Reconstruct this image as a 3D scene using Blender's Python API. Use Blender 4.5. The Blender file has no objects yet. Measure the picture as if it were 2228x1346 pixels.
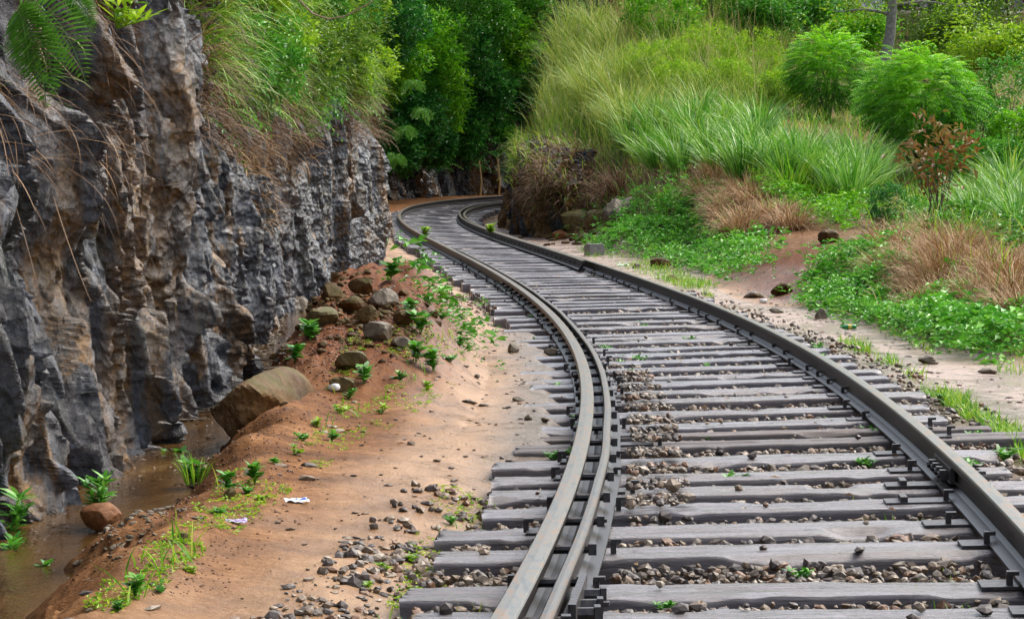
import bpy, bmesh, math
import numpy as np
from mathutils import Vector
R = math.radians
rng = np.random.default_rng(11)
sc = bpy.context.scene
# ------------------------------------------------------------------ camera, world, sun, exposure
F, HOR, CZ = 5000.0, 400.0, 1.251            # focal length in photo pixels, horizon row, eye height over the rails
cam = bpy.data.cameras.new("camera"); co = bpy.data.objects.new("camera", cam); sc.collection.objects.link(co)
co.location = (0, 0, CZ); co.rotation_euler = (R(90), 0, 0)
cam.sensor_width = 36; cam.lens = F / 2228 * 36; cam.shift_y = -(673 - HOR) / 2228
cam.clip_start = .1; cam.clip_end = 2000
sc.camera = co
w = bpy.data.worlds.new("World"); sc.world = w; w.use_nodes = True
nt = w.node_tree; bg = nt.nodes["Background"]
sky = nt.nodes.new("ShaderNodeTexSky"); sky.sky_type = 'NISHITA'; sky.sun_disc = False
SUN_EL, SUN_AZ = 50, 56
sky.sun_elevation = R(SUN_EL); sky.sun_rotation = R(SUN_AZ)
sky.air_density = 1.0; sky.dust_density = 4.0; sky.ozone_density = 1.0
hs = nt.nodes.new('ShaderNodeHueSaturation'); hs.inputs['Saturation'].default_value = .62; nt.links.new(sky.outputs[0], hs.inputs['Color']); nt.links.new(hs.outputs[0], bg.inputs[0]); bg.inputs[1].default_value = .15
sl = bpy.data.lights.new("sun", 'SUN'); so = bpy.data.objects.new("sun", sl); sc.collection.objects.link(so)
sl.energy = 1.15; sl.angle = R(50); sl.color = (1, .94, .84)
_d = Vector((math.sin(R(SUN_AZ)) * math.cos(R(SUN_EL)), math.cos(R(SUN_AZ)) * math.cos(R(SUN_EL)), math.sin(R(SUN_EL))))
so.rotation_euler = _d.to_track_quat('Z', 'Y').to_euler()
sc.view_settings.view_transform = 'Standard'; sc.view_settings.look = 'None'
sc.view_settings.exposure = 1.42; sc.view_settings.gamma = 1
sc.render.engine = 'CYCLES'
sc.cycles.max_bounces = 5; sc.cycles.transparent_max_bounces = 6
try: sc.cycles.use_denoising = True
except Exception: pass

# ------------------------------------------------------------------ numpy noise
def h2(ix, iy, s=0):
    n = (ix.astype(np.int64) * 374761393 + iy.astype(np.int64) * 668265263 + s * 974711) & 0xffffffff
    n = ((n ^ (n >> 13)) * 1274126177) & 0xffffffff
    return ((n ^ (n >> 16)) & 0xffff) / 65535.0
def vn(x, y, s=0):
    ix, iy = np.floor(x), np.floor(y); fx, fy = x - ix, y - iy
    fx = fx * fx * (3 - 2 * fx); fy = fy * fy * (3 - 2 * fy)
    a, b, c, d = h2(ix, iy, s), h2(ix + 1, iy, s), h2(ix, iy + 1, s), h2(ix + 1, iy + 1, s)
    return (a + (b - a) * fx) * (1 - fy) + (c + (d - c) * fx) * fy
def fbm(x, y, o=4, s=0):
    r, a, t = 0, 1, 0
    for i in range(o):
        r = r + a * vn(x * 2 ** i, y * 2 ** i, s + i * 7); t += a; a *= .5
    return r / t - .5
def facets(x, y, s=0, tilt=1.0, sharp=12.):
    """fractured rock: every jittered cell is its own tilted plane, edges rounded over a narrow width"""
    ix, iy = np.floor(x), np.floor(y); num = np.zeros(x.shape); den = np.full(x.shape, 1e-9); D, Vv = [], []
    for dx in (-1, 0, 1):
        for dy in (-1, 0, 1):
            cx, cy = ix + dx, iy + dy
            px, py = cx + h2(cx, cy, s), cy + h2(cx, cy, s + 1)
            D.append((x - px) ** 2 + (y - py) ** 2)
            Vv.append((h2(cx, cy, s + 2) - .5) + tilt * ((h2(cx, cy, s + 3) - .5) * (x - px) + (h2(cx, cy, s + 4) - .5) * (y - py)))
    m0 = np.minimum.reduce(D)
    for d, v in zip(D, Vv):
        w_ = np.exp(-sharp * (d - m0)); num += w_ * v; den += w_
    return num / den
def sstep(a, b, x):
    t = np.clip((x - a) / (b - a), 0, 1); return t * t * (3 - 2 * t)

# ------------------------------------------------------------------ building helpers
def link(o, parent=None):
    sc.collection.objects.link(o)
    if parent: o.parent = parent
    return o
def tag(o, label=None, cat=None, group=None, kind=None):
    if label: o["label"] = label
    if cat: o["category"] = cat
    if group: o["group"] = group
    if kind: o["kind"] = kind
    return o
def empty(name, loc=(0, 0, 0), rz=0, label=None, cat=None, group=None):
    o = bpy.data.objects.new(name, None); o.location = loc; o.rotation_euler = (0, 0, rz); o.empty_display_size = .1
    link(o); return tag(o, label, cat, group)
def meshdata(name, V, Fs, m, att=None, smooth=False, col=None):
    me = bpy.data.meshes.new(name); V = np.asarray(V, np.float32)
    me.vertices.add(len(V)); me.vertices.foreach_set("co", V.ravel())
    if not isinstance(Fs, (list, tuple)): Fs = [Fs]
    tot = np.concatenate([np.full(len(f), f.shape[1], np.int32) for f in Fs])
    idx = np.concatenate([np.asarray(f, np.int32).ravel() for f in Fs])
    st = np.concatenate([[0], np.cumsum(tot)[:-1]]).astype(np.int32)
    me.loops.add(len(idx)); me.loops.foreach_set("vertex_index", idx)
    me.polygons.add(len(tot)); me.polygons.foreach_set("loop_start", st); me.polygons.foreach_set("loop_total", tot)
    me.polygons.foreach_set("use_smooth", np.full(len(tot), smooth, bool))
    me.update(calc_edges=True)
    if att is not None:
        a = me.attributes.new("v", 'FLOAT', 'POINT'); a.data.foreach_set("value", np.asarray(att, np.float32))
    if col is not None:
        a = me.attributes.new("zone", 'FLOAT_COLOR', 'POINT')
        c = np.ones((len(V), 4), np.float32); c[:, :3] = col; a.data.foreach_set("color", c.ravel())
    me.materials.append(m); return me
def obj(name, V, Fs, m, parent=None, **k):
    return link(bpy.data.objects.new(name, meshdata(name, V, Fs, m, **k)), parent)
def grid_faces(nu, nv, flip=False):
    i, j = np.meshgrid(np.arange(nu - 1), np.arange(nv - 1), indexing='ij'); a = (i * nv + j).ravel()
    f = np.stack([a, a + nv, a + nv + 1, a + 1], 1)
    return f[:, ::-1] if flip else f
class Acc:
    def __init__(s): s.V, s.F, s.A, s.n = [], [], [], 0
    def add(s, V, Fc, A=None):
        V = np.asarray(V, float).reshape(-1, 3); Fc = np.asarray(Fc)
        s.V.append(V); s.F.append(Fc + s.n); s.A.append(np.full(len(V), .5) if A is None else np.broadcast_to(A, (len(V),))); s.n += len(V); return s
    def build(s, name, m, parent=None, smooth=False):
        d = {}
        for f in s.F: d.setdefault(f.shape[1], []).append(f)
        return obj(name, np.concatenate(s.V), [np.concatenate(x) for x in d.values()], m, parent, att=np.concatenate(s.A), smooth=smooth)
CUBE_F = np.array([[0, 1, 3, 2], [4, 6, 7, 5], [0, 4, 5, 1], [2, 3, 7, 6], [0, 2, 6, 4], [1, 5, 7, 3]])
def box(x, y, z, c=(0, 0, 0), rz=0):
    v = np.array([[a, b, d] for a in (-x / 2, x / 2) for b in (-y / 2, y / 2) for d in (-z / 2, z / 2)])
    cs, sn = math.cos(rz), math.sin(rz)
    v = np.stack([v[:, 0] * cs - v[:, 1] * sn, v[:, 0] * sn + v[:, 1] * cs, v[:, 2]], 1)
    return v + np.array(c), CUBE_F
def tube(P, r, n=6):
    P = np.asarray(P, float); r = np.broadcast_to(r, (len(P),)); T = np.gradient(P, axis=0); T /= np.linalg.norm(T, axis=1)[:, None] + 1e-9
    ref = np.array([0, 0, 1.]) if abs(T[:, 2]).mean() < .8 else np.array([1., 0, 0])
    U = np.cross(T, ref); U /= np.linalg.norm(U, axis=1)[:, None] + 1e-9; W = np.cross(T, U)
    a = np.arange(n) * 2 * np.pi / n
    V = P[:, None] + r[:, None, None] * (U[:, None] * np.cos(a)[None, :, None] + W[:, None] * np.sin(a)[None, :, None])
    i, j = np.meshgrid(np.arange(len(P) - 1), np.arange(n), indexing='ij'); i = i.ravel(); j = j.ravel(); k = (j + 1) % n
    return V.reshape(-1, 3), np.stack([i * n + j, i * n + k, (i + 1) * n + k, (i + 1) * n + j], 1)

# ------------------------------------------------------------------ materials
class M:
    def __init__(s, name):
        s.m = bpy.data.materials.new(name); s.m.use_nodes = True; s.t = s.m.node_tree; s.b = s.t.nodes["Principled BSDF"]
    def n(s, typ, **k):
        x = s.t.nodes.new("ShaderNode" + typ)
        for a, v in k.items():
            if a.startswith("i_"):
                q = a[2:]; x.inputs[int(q) if q.isdigit() else q.replace("_", " ")].default_value = v
            else: setattr(x, a, v)
        return x
    def l(s, a, b): s.t.links.new(a, b)
    def coord(s, sc_=(1, 1, 1), rot=(0, 0, 0)):
        c = s.n("TexCoord"); mp = s.n("Mapping"); mp.inputs["Scale"].default_value = sc_; mp.inputs["Rotation"].default_value = rot
        s.l(c.outputs["Object"], mp.inputs[0]); return mp.outputs[0]
    def noise(s, v, scale, detail=5, rough=.6, dist=0):
        x = s.n("TexNoise", i_Scale=scale, i_Detail=detail, i_Roughness=rough, i_Distortion=dist); s.l(v, x.inputs["Vector"]); return x.outputs["Fac"]
    def ramp(s, f, stops, interp='LINEAR'):
        x = s.n("ValToRGB"); r = x.color_ramp; r.interpolation = interp
        while len(r.elements) < len(stops): r.elements.new(.5)
        for e, (p, c) in zip(r.elements, stops):
            e.position = p; e.color = (*c, 1) if isinstance(c, tuple) else (c, c, c, 1)
        s.l(f, x.inputs[0]); return x.outputs[0]
    def mix(s, f, a, b, typ='MIX'):
        x = s.n("MixRGB", blend_type=typ)
        for i, q in ((0, f), (1, a), (2, b)):
            if hasattr(q, "is_output"): s.l(q, x.inputs[i])
            else: x.inputs[i].default_value = q if i == 0 else (*q, 1)
        return x.outputs[0]
    def math(s, op, a, b=0.):
        x = s.n("Math", operation=op)
        for i, q in ((0, a), (1, b)):
            if hasattr(q, "is_output"): s.l(q, x.inputs[i])
            else: x.inputs[i].default_value = q
        return x.outputs[0]
    def attr(s, name="v", out="Fac"): return s.n("Attribute", attribute_name=name).outputs[out]
    def bump(s, h, st=.5, d=.02, prev=None):
        x = s.n("Bump", i_Strength=st, i_Distance=d); s.l(h, x.inputs["Height"])
        if prev: s.l(prev, x.inputs["Normal"])
        s.l(x.outputs[0], s.b.inputs["Normal"]); return x.outputs[0]
    def set(s, **k):
        for a, v in k.items():
            i = s.b.inputs[a.replace("_", " ")]
            if hasattr(v, "is_output"): s.l(v, i)
            else: i.default_value = (*v, 1) if isinstance(v, tuple) else v
        return s
def leaf_mat(name, cols, rough=.45, trans=.3, spec=.35):
    """foliage: one colour ramp over a value kept per leaf"""
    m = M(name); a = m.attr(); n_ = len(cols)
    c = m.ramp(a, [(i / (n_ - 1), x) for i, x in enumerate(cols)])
    nz = m.noise(m.coord(), 1.3, 3); c = m.mix(m.ramp(nz, [(.3, 0.), (.7, .35)]), c, (.9, .75, .3), 'MULTIPLY')
    m.set(Base_Color=c, Roughness=rough); m.b.inputs["Specular IOR Level"].default_value = spec
    tr = m.n("BsdfTranslucent"); m.l(c, tr.inputs[0]); mx = m.n("MixShader"); mx.inputs[0].default_value = trans
    out = m.t.nodes["Material Output"]; m.l(m.b.outputs[0], mx.inputs[1]); m.l(tr.outputs[0], mx.inputs[2]); m.l(mx.outputs[0], out.inputs[0])
    return m.m
def flat_mat(name, c, rough=.6, metal=0., nscale=12, var=.35, bump=.2):
    m = M(name); v = m.coord(); nz = m.noise(v, nscale, 6)
    m.set(Base_Color=m.mix(m.ramp(nz, [(.3, 0.), (.75, 1.)]), tuple(x * (1 - var) for x in c), tuple(min(1, x * (1 + var)) for x in c)), Roughness=rough, Metallic=metal)
    if bump: m.bump(nz, bump, .01)
    return m.m
def rock_mat(name, cols, rough=(.35, .8), scale=1., bumpd=.03, moss=0.):
    m = M(name); v = m.coord(); a = m.noise(v, 1.3 * scale, 6, .65, .4); b = m.noise(v, 6 * scale, 8, .7)
    c = m.ramp(a, [(.28 + .42 * i / (len(cols) - 1), x) for i, x in enumerate(cols)])
    c = m.mix(m.ramp(b, [(.35, .0), (.7, .6)]), c, tuple(x * .35 for x in cols[0]))
    if moss:
        g = m.n("NewGeometry"); sp = m.n("SeparateXYZ"); m.l(g.outputs["Normal"], sp.inputs[0])
        k = m.math('MULTIPLY', m.ramp(m.noise(v, 3 * scale, 5), [(.4, 0.), (.6, 1.)]), m.ramp(sp.outputs[2], [(.2, 0.), (.8, moss)]))
        c = m.mix(k, c, (.08, .085, .02))
    m.set(Base_Color=c, Roughness=m.ramp(b, [(.3, rough[0]), (.7, rough[1])]))
    m.b.inputs['Specular IOR Level'].default_value = .2; m.bump(b, .7, bumpd); return m.m

# ------------------------------------------------------------------ the track's line
KN = np.array([-.877, -.95, -.402, -.205, .293, 1.264, 5.237, 8.0, 3., 0, 0, 0]) / 100
DS = .1; S0, S1 = -9.0, 92.0
S = np.arange(S0, S1, DS); KK = np.interp(S, np.linspace(0, 130, 12), KN)
AN = np.cumsum(KK) * DS; i0 = int(round(-S0 / DS)); AN = AN - AN[i0] + .116
TX = np.cumsum(np.sin(AN)) * DS; TY = np.cumsum(np.cos(AN)) * DS
TX += .651 - TX[i0]; TY += 5 - TY[i0]
TZ = np.where(S < 0, 0, -.566 * S / 100 + 2.316 * (S / 100) ** 2); TC = .074 * np.tanh(-KK * 100)
def tr(s, d=0., z=0.):
    """point at chainage s, lateral offset d (right positive), height z over the rail heads"""
    s = np.asarray(s, float); a = np.interp(s, S, AN)
    return np.stack([np.interp(s, S, TX) + d * np.cos(a), np.interp(s, S, TY) - d * np.sin(a),
                     np.interp(s, S, TZ) + np.interp(s, S, TC) * d / 1.745 + z], -1)
sub = slice(0, None, 4); QX, QY, QS, QA = TX[sub], TY[sub], S[sub], AN[sub]
def near_track(X, Y):
    X = np.asarray(X, float).ravel(); Y = np.asarray(Y, float).ravel(); s = np.empty(len(X)); d = np.empty(len(X))
    for i in range(0, len(X), 20000):
        k = slice(i, i + 20000); D = (X[k, None] - QX) ** 2 + (Y[k, None] - QY) ** 2; j = D.argmin(1)
        dx, dy = X[k] - QX[j], Y[k] - QY[j]
        d[k] = dx * np.cos(QA[j]) - dy * np.sin(QA[j]); s[k] = QS[j] + dx * np.sin(QA[j]) + dy * np.cos(QA[j])
    return s, d
# ------------------------------------------------------------------ terrain
def W(px, py, Y): return ((px - 1114) * Y / F, Y, CZ - (py - HOR) * Y / F)
CT = [W(*p) for p in [
    (2228, 790, 20), (2100, 745, 22), (1800, 690, 26.5), (1550, 610, 36), (1430, 575, 42), (1300, 545, 48), (1200, 505, 55),
    (1690, 650, 30.5), (1740, 545, 33.5), (1830, 512, 37), (1900, 480, 41), (1700, 470, 42), (1600, 500, 41),
    (1640, 390, 45), (1500, 440, 46), (1400, 480, 47), (1480, 540, 44), (1360, 440, 51), (1300, 470, 53),
    (1850, 400, 47), (2000, 420, 48), (1760, 300, 52), (1950, 260, 58), (1550, 300, 53), (1450, 360, 51),
    (1350, 300, 57), (1250, 350, 59), (1220, 270, 62), (1160, 200, 66), (1180, 60, 71), (1400, 120, 66), (1600, 180, 64),
    (1500, 20, 74), (1750, 120, 72), (1950, 120, 74), (2200, 150, 74), (2228, 300, 52), (2228, 440, 38), (2228, 570, 27),
    (2050, 560, 28), (1950, 580, 29), (2120, 640, 25), (1900, 640, 28), (2228, 690, 22.5), (1700, 0, 82), (2100, 0, 84)]]
CT += [(x, y, -.25) for x, y in ((2.6, 4), (2.9, 10), (3.1, 16), (2.9, 22), (2.9, 28), (2.4, 36), (1.4, 44), (.3, 52), (-.5, 56), (-.6, 60), (-.5, 64), (0., 69))]
CT += [(.9, 60, 2.6), (.9, 64, 2.9), (1.3, 69, 3.2), (1.0, 57, 2.0)]
CT += [(4.2, 4, -.1), (4.4, 12, -.15), (8, 6, 1.5), (8, 14, 1.2), (14, 10, 3.5), (14, 24, 3.0), (20, 40, 5), (30, 60, 9), (30, 90, 13), (10, 95, 11), (3, 78, 5.), (60, 60, 16), (60, 10, 12), (9, 25, 1.6), (10, 34, 2)]
CT = np.array(CT)
def _phi(r2): return np.where(r2 > 0, r2 * np.log(r2 + 1e-12), 0)
AY = .35
P_ = np.stack([CT[:, 0], CT[:, 1] * AY], 1); n_ = len(P_)
K_ = _phi(((P_[:, None] - P_[None]) ** 2).sum(2)) + np.eye(n_) * .6
A_ = np.zeros((n_ + 3, n_ + 3)); A_[:n_, :n_] = K_; A_[:n_, n_] = 1; A_[:n_, n_ + 1:] = P_; A_[n_:, :n_] = A_[:n_, n_:].T
CW = np.linalg.solve(A_, np.concatenate([CT[:, 2], np.zeros(3)]))
def tps(X, Y):
    q = np.stack([X, Y * AY], 1); o = np.empty(len(X))
    for i in range(0, len(X), 40000):
        k = slice(i, i + 40000); o[k] = _phi(((q[k, None] - P_[None]) ** 2).sum(2)) @ CW[:n_] + CW[n_] + q[k] @ CW[n_ + 1:]
    return o
FOOT = np.array([(-2.55, -2), (-2.5, 6), (-2.42, 11), (-2.3, 14), (-2.32, 18), (-2.85, 24), (-2.9, 29), (-2.7, 36), (-2.45, 41.5), (-2.9, 43.2), (-5.2, 46), (-6.5, 55), (-6.8, 68), (-5.6, 80), (-2.2, 88.5), (3, 92), (12, 94.5), (34, 97)], float)
def footx(Y): return np.interp(Y, FOOT[:12, 1], FOOT[:12, 0])
def height(X, Y, fine=True):
    X = np.asarray(X, float); shp = X.shape; X = X.ravel(); Y = np.asarray(Y, float).ravel()
    s, d = near_track(X, Y); zt = np.interp(s, S, TZ) + np.interp(s, S, TC) * np.clip(d, -1.4, 1.4) / 1.745
    bed = zt - .25 - .05 * sstep(14, 22, s)
    # left: muddy footpath, then the ditch along the foot of the cliff
    path = np.interp(s, S, TZ) - .2 + .06 * sstep(10, 14, Y) * sstep(21, 18, Y) * 0
    left = path + .05 * fbm(X * 1.5, Y * .8, 3, 3)
    xd = footx(Y) + .18 + .10 * fbm(Y * .9, Y * 0, 3, 61); dd = (X - xd) / (1 + .25 * sstep(14, 11, Y)) / (1 + 1.1 * np.clip(fbm(Y * 1.7, Y * 0 + 5, 3, 62), -.4, .6))
    left = left - .30 * np.exp(-(np.clip(np.abs(dd) - .22, 0, 9) / .26) ** 2) * sstep(44, 38, Y)
    left = left + .10 * np.exp(-((X + 1.35) / .22) ** 2) * sstep(18, 14, Y) * (.5 + vn(X * 2, Y * 1.5, 5)) * .7
    rough = sstep(-1.1, -1.5, X) * (Y < 40); left = left + rough * (.07 * fbm(X * 4, Y * 2.2, 5, 71) + .05 * np.clip(facets(X * 7, Y * 3.5, 72, .5, 12), 0, 1))
    mound = .62 * np.exp(-(((X + 1.25 + .02 * (Y - 22)) / .62) ** 4 * .6 + ((Y - 21.3) / 4.7) ** 4 * .8))
    mound *= 1 + .5 * fbm(X * 3, Y * 1.5, 4, 21)
    left = left + mound
    left = np.where(Y > 46, path, left)
    rt = tps(X, Y)
    rt = np.maximum(rt, zt - .28) + .12 * fbm(X * 1.1, Y * .6, 4, 9) * sstep(3.4, 6, X + .0 * Y)
    wr = sstep(1.35, 2.1, d - .9 * sstep(48, 56, Y))
    z = np.where(d < 0, left + (bed - left) * sstep(-1.75, -1.15, d), bed + (rt - bed) * wr)
    cov = sstep(6.8, 8.3, s) * sstep(19.5, 17.5, s) * sstep(-.95, -1.15, d + .25 * fbm(s * 1.5, d, 3, 8)) * (d > -2.2)
    z = np.where(cov > 0, z + (np.maximum(z, np.interp(s, S, TZ) + np.interp(s, S, TC) * d / 1.745 - .153) - z) * cov, z)
    if fine: z = z + (.02 * facets(X * 14, Y * 7, 73, .4, 9) + .02 * fbm(X * 22, Y * 12, 3, 74)) * (sstep(-1.35, -1.7, X) + (mound > .1) * 1.4) * (Y < 32)
    if fine: z = z + .018 * fbm(X * 9, Y * 6, 3, 31) * (1 + 2 * sstep(2.2, 4, d))
    return z.reshape(shp)
u_ = np.unique(np.concatenate([np.linspace(-.25, .25, 560), np.linspace(.25, 1.4, 60), -np.linspace(.25, 1.2, 40)]))
yy = np.concatenate([np.linspace(-4, 5, 12)[:-1] * 1.0, 5 * (160 / 5) ** np.linspace(0, 1, 900)])
U, YY = np.meshgrid(u_, yy, indexing='ij'); XX = U * np.maximum(YY, 5) ; GZ = height(XX, YY)
GS, GD = near_track(XX, YY); GD = GD.reshape(XX.shape)
cols = np.zeros((XX.size, 3)); X_, Y_, D_ = XX.ravel(), YY.ravel(), GD.ravel()
nz = fbm(X_ * 1.2, Y_ * .5, 4, 50)
pathm = sstep(-2.35, -1.9, D_ + nz * .8) * sstep(-.8, -1.2, D_) * sstep(60, 50, Y_)
pathm = np.maximum(pathm, sstep(1.35, 1.7, D_ + nz * .5) * sstep(3.6, 2.6, D_ + nz) * .9)
green = sstep(3.0, 3.8, D_ + nz * 1.2) * (.5 + .5 * (nz > -.08))
green = np.maximum(green, .8 * sstep(1.1, 1.4, D_) * sstep(2.1, 1.6, D_ + nz) * (Y_ < 24))
gravel = sstep(1.6, 1.1, np.abs(D_ + nz * .3))
lf = (D_ < -1) * (1 - sstep(-2.15, -1.6, D_ + nz * .8)) * .5; cols[:, 0] = pathm * (1 - lf) ; cols[:, 1] = green; cols[:, 2] = gravel
m = M("soil"); v = m.coord(); n1 = m.noise(v, 2.2, 7, .65); n2 = m.noise(v, 14, 8, .75); n3 = m.noise(v, 60, 5, .7)
zc = m.n("SeparateColor"); m.l(m.attr("zone", "Color"), zc.inputs[0])
soil = m.ramp(n1, [(.3, (.08, .034, .012)), (.5, (.2, .085, .027)), (.7, (.34, .165, .06))])
soil = m.mix(m.ramp(n2, [(.42, 0.), (.7, .7)]), soil, (.07, .035, .018))
mud = m.ramp(n1, [(.3, (.23, .11, .036)), (.55, (.36, .2, .085)), (.75, (.45, .32, .19))])
mud = m.mix(m.ramp(n2, [(.5, 0.), (.8, .45)]), mud, (.16, .085, .05))
litter = m.ramp(n2, [(.3, (.03, .045, .012)), (.5, (.1, .075, .03)), (.7, (.19, .13, .06))])
grav = m.ramp(n3, [(.35, (.05, .035, .022)), (.5, (.14, .1, .065)), (.65, (.24, .19, .14))])
va = m.attr(); mud = m.mix(m.math('MAXIMUM', m.math('MULTIPLY', va, -.75), 0.), mud, (.34, .27, .235))
sz = m.n("SeparateXYZ"); gc = m.n("TexCoord"); m.l(gc.outputs["Object"], sz.inputs[0]); zz_ = m.math('ADD', sz.outputs[2], m.math('MULTIPLY', n1, .12))
damp = m.ramp(m.math('ADD', zz_, 1.), [(.62, .85), (.76, 0.)]); soil = m.mix(damp, soil, (.045, .024, .01))
soil = m.mix(m.math('MAXIMUM', va, 0.), soil, m.ramp(n2, [(.3, (.045, .015, .006)), (.5, (.13, .045, .016)), (.7, (.23, .088, .032))]))
c = m.mix(m.math('MULTIPLY', zc.outputs[0], m.math('SUBTRACT', .92, m.math('MAXIMUM', va, 0.))), soil, mud); c = m.mix(zc.outputs[1], c, litter); c = m.mix(zc.outputs[2], c, grav)
rg = m.mix(zc.outputs[0], m.ramp(n2, [(.3, .5), (.6, .85)]), m.ramp(n1, [(.4, .22), (.56, .5)])); rg = m.mix(m.math('MAXIMUM', m.math('MULTIPLY', va, -1.), 0.), rg, m.ramp(n1, [(.44, .1), (.56, .45)]))
m.set(Base_Color=c, Roughness=rg); spc = m.mix(zc.outputs[0], (.12, .12, .12), (.55, .55, .55)); m.l(spc, m.b.inputs['Specular IOR Level']); b1 = m.bump(n2, .8, .03); m.bump(n3, .8, .01, b1)
SOIL = m.m
mm = np.exp(-(((X_ + 1.25 + .02 * (Y_ - 22)) / .72) ** 4 * .6 + ((Y_ - 21.3) / 5.2) ** 4 * .8)); vv = np.where(D_ > 1.2, -sstep(4.2, 2.8, D_), np.clip(mm * 1.6 + nz * .8 * (mm > .05), 0, 1))
ep = np.exp(-(((X_ - 4.0) / .95) ** 4 + ((Y_ - 32.6) / 3.8) ** 4)); ep2 = np.exp(-(((X_ - 4.9) / 1.0) ** 4 + ((Y_ - 38) / 3.) ** 4)) * .7; vv = np.where(ep > .2, ep, vv); cols[:, 1] *= 1 - np.maximum(ep, ep2 * .8); vv = np.where((ep2 > .2) & (vv < .1), ep2 * .6, vv)
ground = obj("ground", np.stack([XX, YY, GZ], -1).reshape(-1, 3), grid_faces(*XX.shape), SOIL, smooth=True, col=cols, att=vv); tag(ground, kind="structure")
def gz(X, Y):
    """bilinear read-out of the ground sheet"""
    X = np.asarray(X, float); Y = np.asarray(Y, float); u = X / np.maximum(Y, 5)
    i = np.clip(np.searchsorted(u_, u) - 1, 0, len(u_) - 2); j = np.clip(np.searchsorted(yy, Y) - 1, 0, len(yy) - 2)
    fu = np.clip((u - u_[i]) / (u_[i + 1] - u_[i]), 0, 1); fy = np.clip((Y - yy[j]) / (yy[j + 1] - yy[j]), 0, 1)
    return (GZ[i, j] * (1 - fu) + GZ[i + 1, j] * fu) * (1 - fy) + (GZ[i, j + 1] * (1 - fu) + GZ[i + 1, j + 1] * fu) * fy
JS = np.searchsorted(yy, 5.5)
def hit(px, py):
    """where the line of sight through a photo pixel meets the ground: real 3D points"""
    px = np.atleast_1d(np.asarray(px, float)); py = np.atleast_1d(np.asarray(py, float)); u = (px - 1114) / F
    i = np.clip(np.searchsorted(u_, u), 0, len(u_) - 1); Yg = yy[JS:]
    zr = CZ - (py[:, None] - HOR) / F * Yg[None]; ok = GZ[i][:, JS:] >= zr
    k = ok.argmax(1); hitm = ok.any(1); Y = np.where(hitm, Yg[k], np.nan)
    return np.stack([u * Y, Y, gz(u * Y, Y)], 1)
def H1(px, py): return hit(px, py)[0]

# ------------------------------------------------------------------ cliffs (a sheet of fractured rock raised along a foot line)
def wall_strip(name, path, tsamp, zsamp, side, lean, amp, mat, seed, cap=14., capz=.25, bumps=(), zbase=None, vs=1.0):
    seg = np.hypot(*np.diff(path, axis=0).T); L = np.concatenate([[0], np.cumsum(seg)])
    X = np.interp(tsamp, L, path[:, 0]); Y = np.interp(tsamp, L, path[:, 1])
    dx, dy = np.gradient(X, tsamp), np.gradient(Y, tsamp); k = 9
    dx = np.convolve(np.pad(dx, k, 'edge'), np.ones(2 * k + 1) / (2 * k + 1), 'valid'); dy = np.convolve(np.pad(dy, k, 'edge'), np.ones(2 * k + 1) / (2 * k + 1), 'valid')
    nn = np.hypot(dx, dy); nx, ny = dy / nn * side, -dx / nn * side
    T, Z = np.meshgrid(tsamp, zsamp, indexing='ij')
    a, b = T * .95 + Z * .25, Z * .75 * vs - T * .12          # beds lean with depth
    wx, wz = .12 * fbm(T * 1.3, Z * 1.3, 3, seed), .12 * fbm(T * 1.3, Z * 1.3, 3, seed + 40)
    D = .45 * fbm(a * .35, b * .25, 3, seed + 5) + .50 * facets(a * .75 + wx, b * .34 + wz, seed, 1.9, 110) + .34 * facets(a * 1.8 + wx, b * .8 + wz, seed + 9, 2.2, 90) \
        + .19 * np.clip(26 / np.maximum(Y[:, None], 1), 0, 1) * facets(a * 4.0 + wx, b * 1.3 + wz, seed + 17, 2.4, 70) + .10 * np.clip(14 / np.maximum(Y[:, None], 1), 0, 1) * facets(a * 8.5 + wx, b * 3.2 + wz, seed + 27, 2.6, 55) + .04 * fbm(T * 9, Z * 9, 5, seed + 33)
    for sc_, am_, w_ in ((.9, .26, .03),):      # clefts
        g = np.clip(1 - np.abs(fbm(a * sc_ + wx, b * sc_ * .3 + wz, 2, seed + int(sc_ * 10))) / w_, 0, 1); D = D - am_ * g
    D = D * amp
    for (t0, z0, st, sz, am) in bumps: D = D + am * np.exp(-((T - t0) / st) ** 4 - ((Z - z0) / sz) ** 4)
    D = D - lean * (Z - zsamp[0]) + .25 * amp * np.exp(-(Z - zsamp[0]) / .3)
    zb = 0 if zbase is None else np.interp(tsamp, *zbase)[:, None]
    V = np.stack([X[:, None] + nx[:, None] * D, Y[:, None] + ny[:, None] * D, Z + zb], -1)
    last = V[:, -1]; rows = [V]
    for q in (1, 2, 3, 4):
        e = last.copy(); e[:, 0] -= nx * cap * q / 4; e[:, 1] -= ny * cap * q / 4; e[:, 2] += capz * cap * q / 4 + .6 * fbm(tsamp * .4, q * 3. + tsamp * 0, 3, seed); rows.append(e[:, None])
    V = np.concatenate(rows, 1)
    o = obj(name, V.reshape(-1, 3), grid_faces(V.shape[0], V.shape[1], flip=side > 0), mat, smooth=False)
    return o, V, tsamp, zsamp, (nx, ny)
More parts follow.
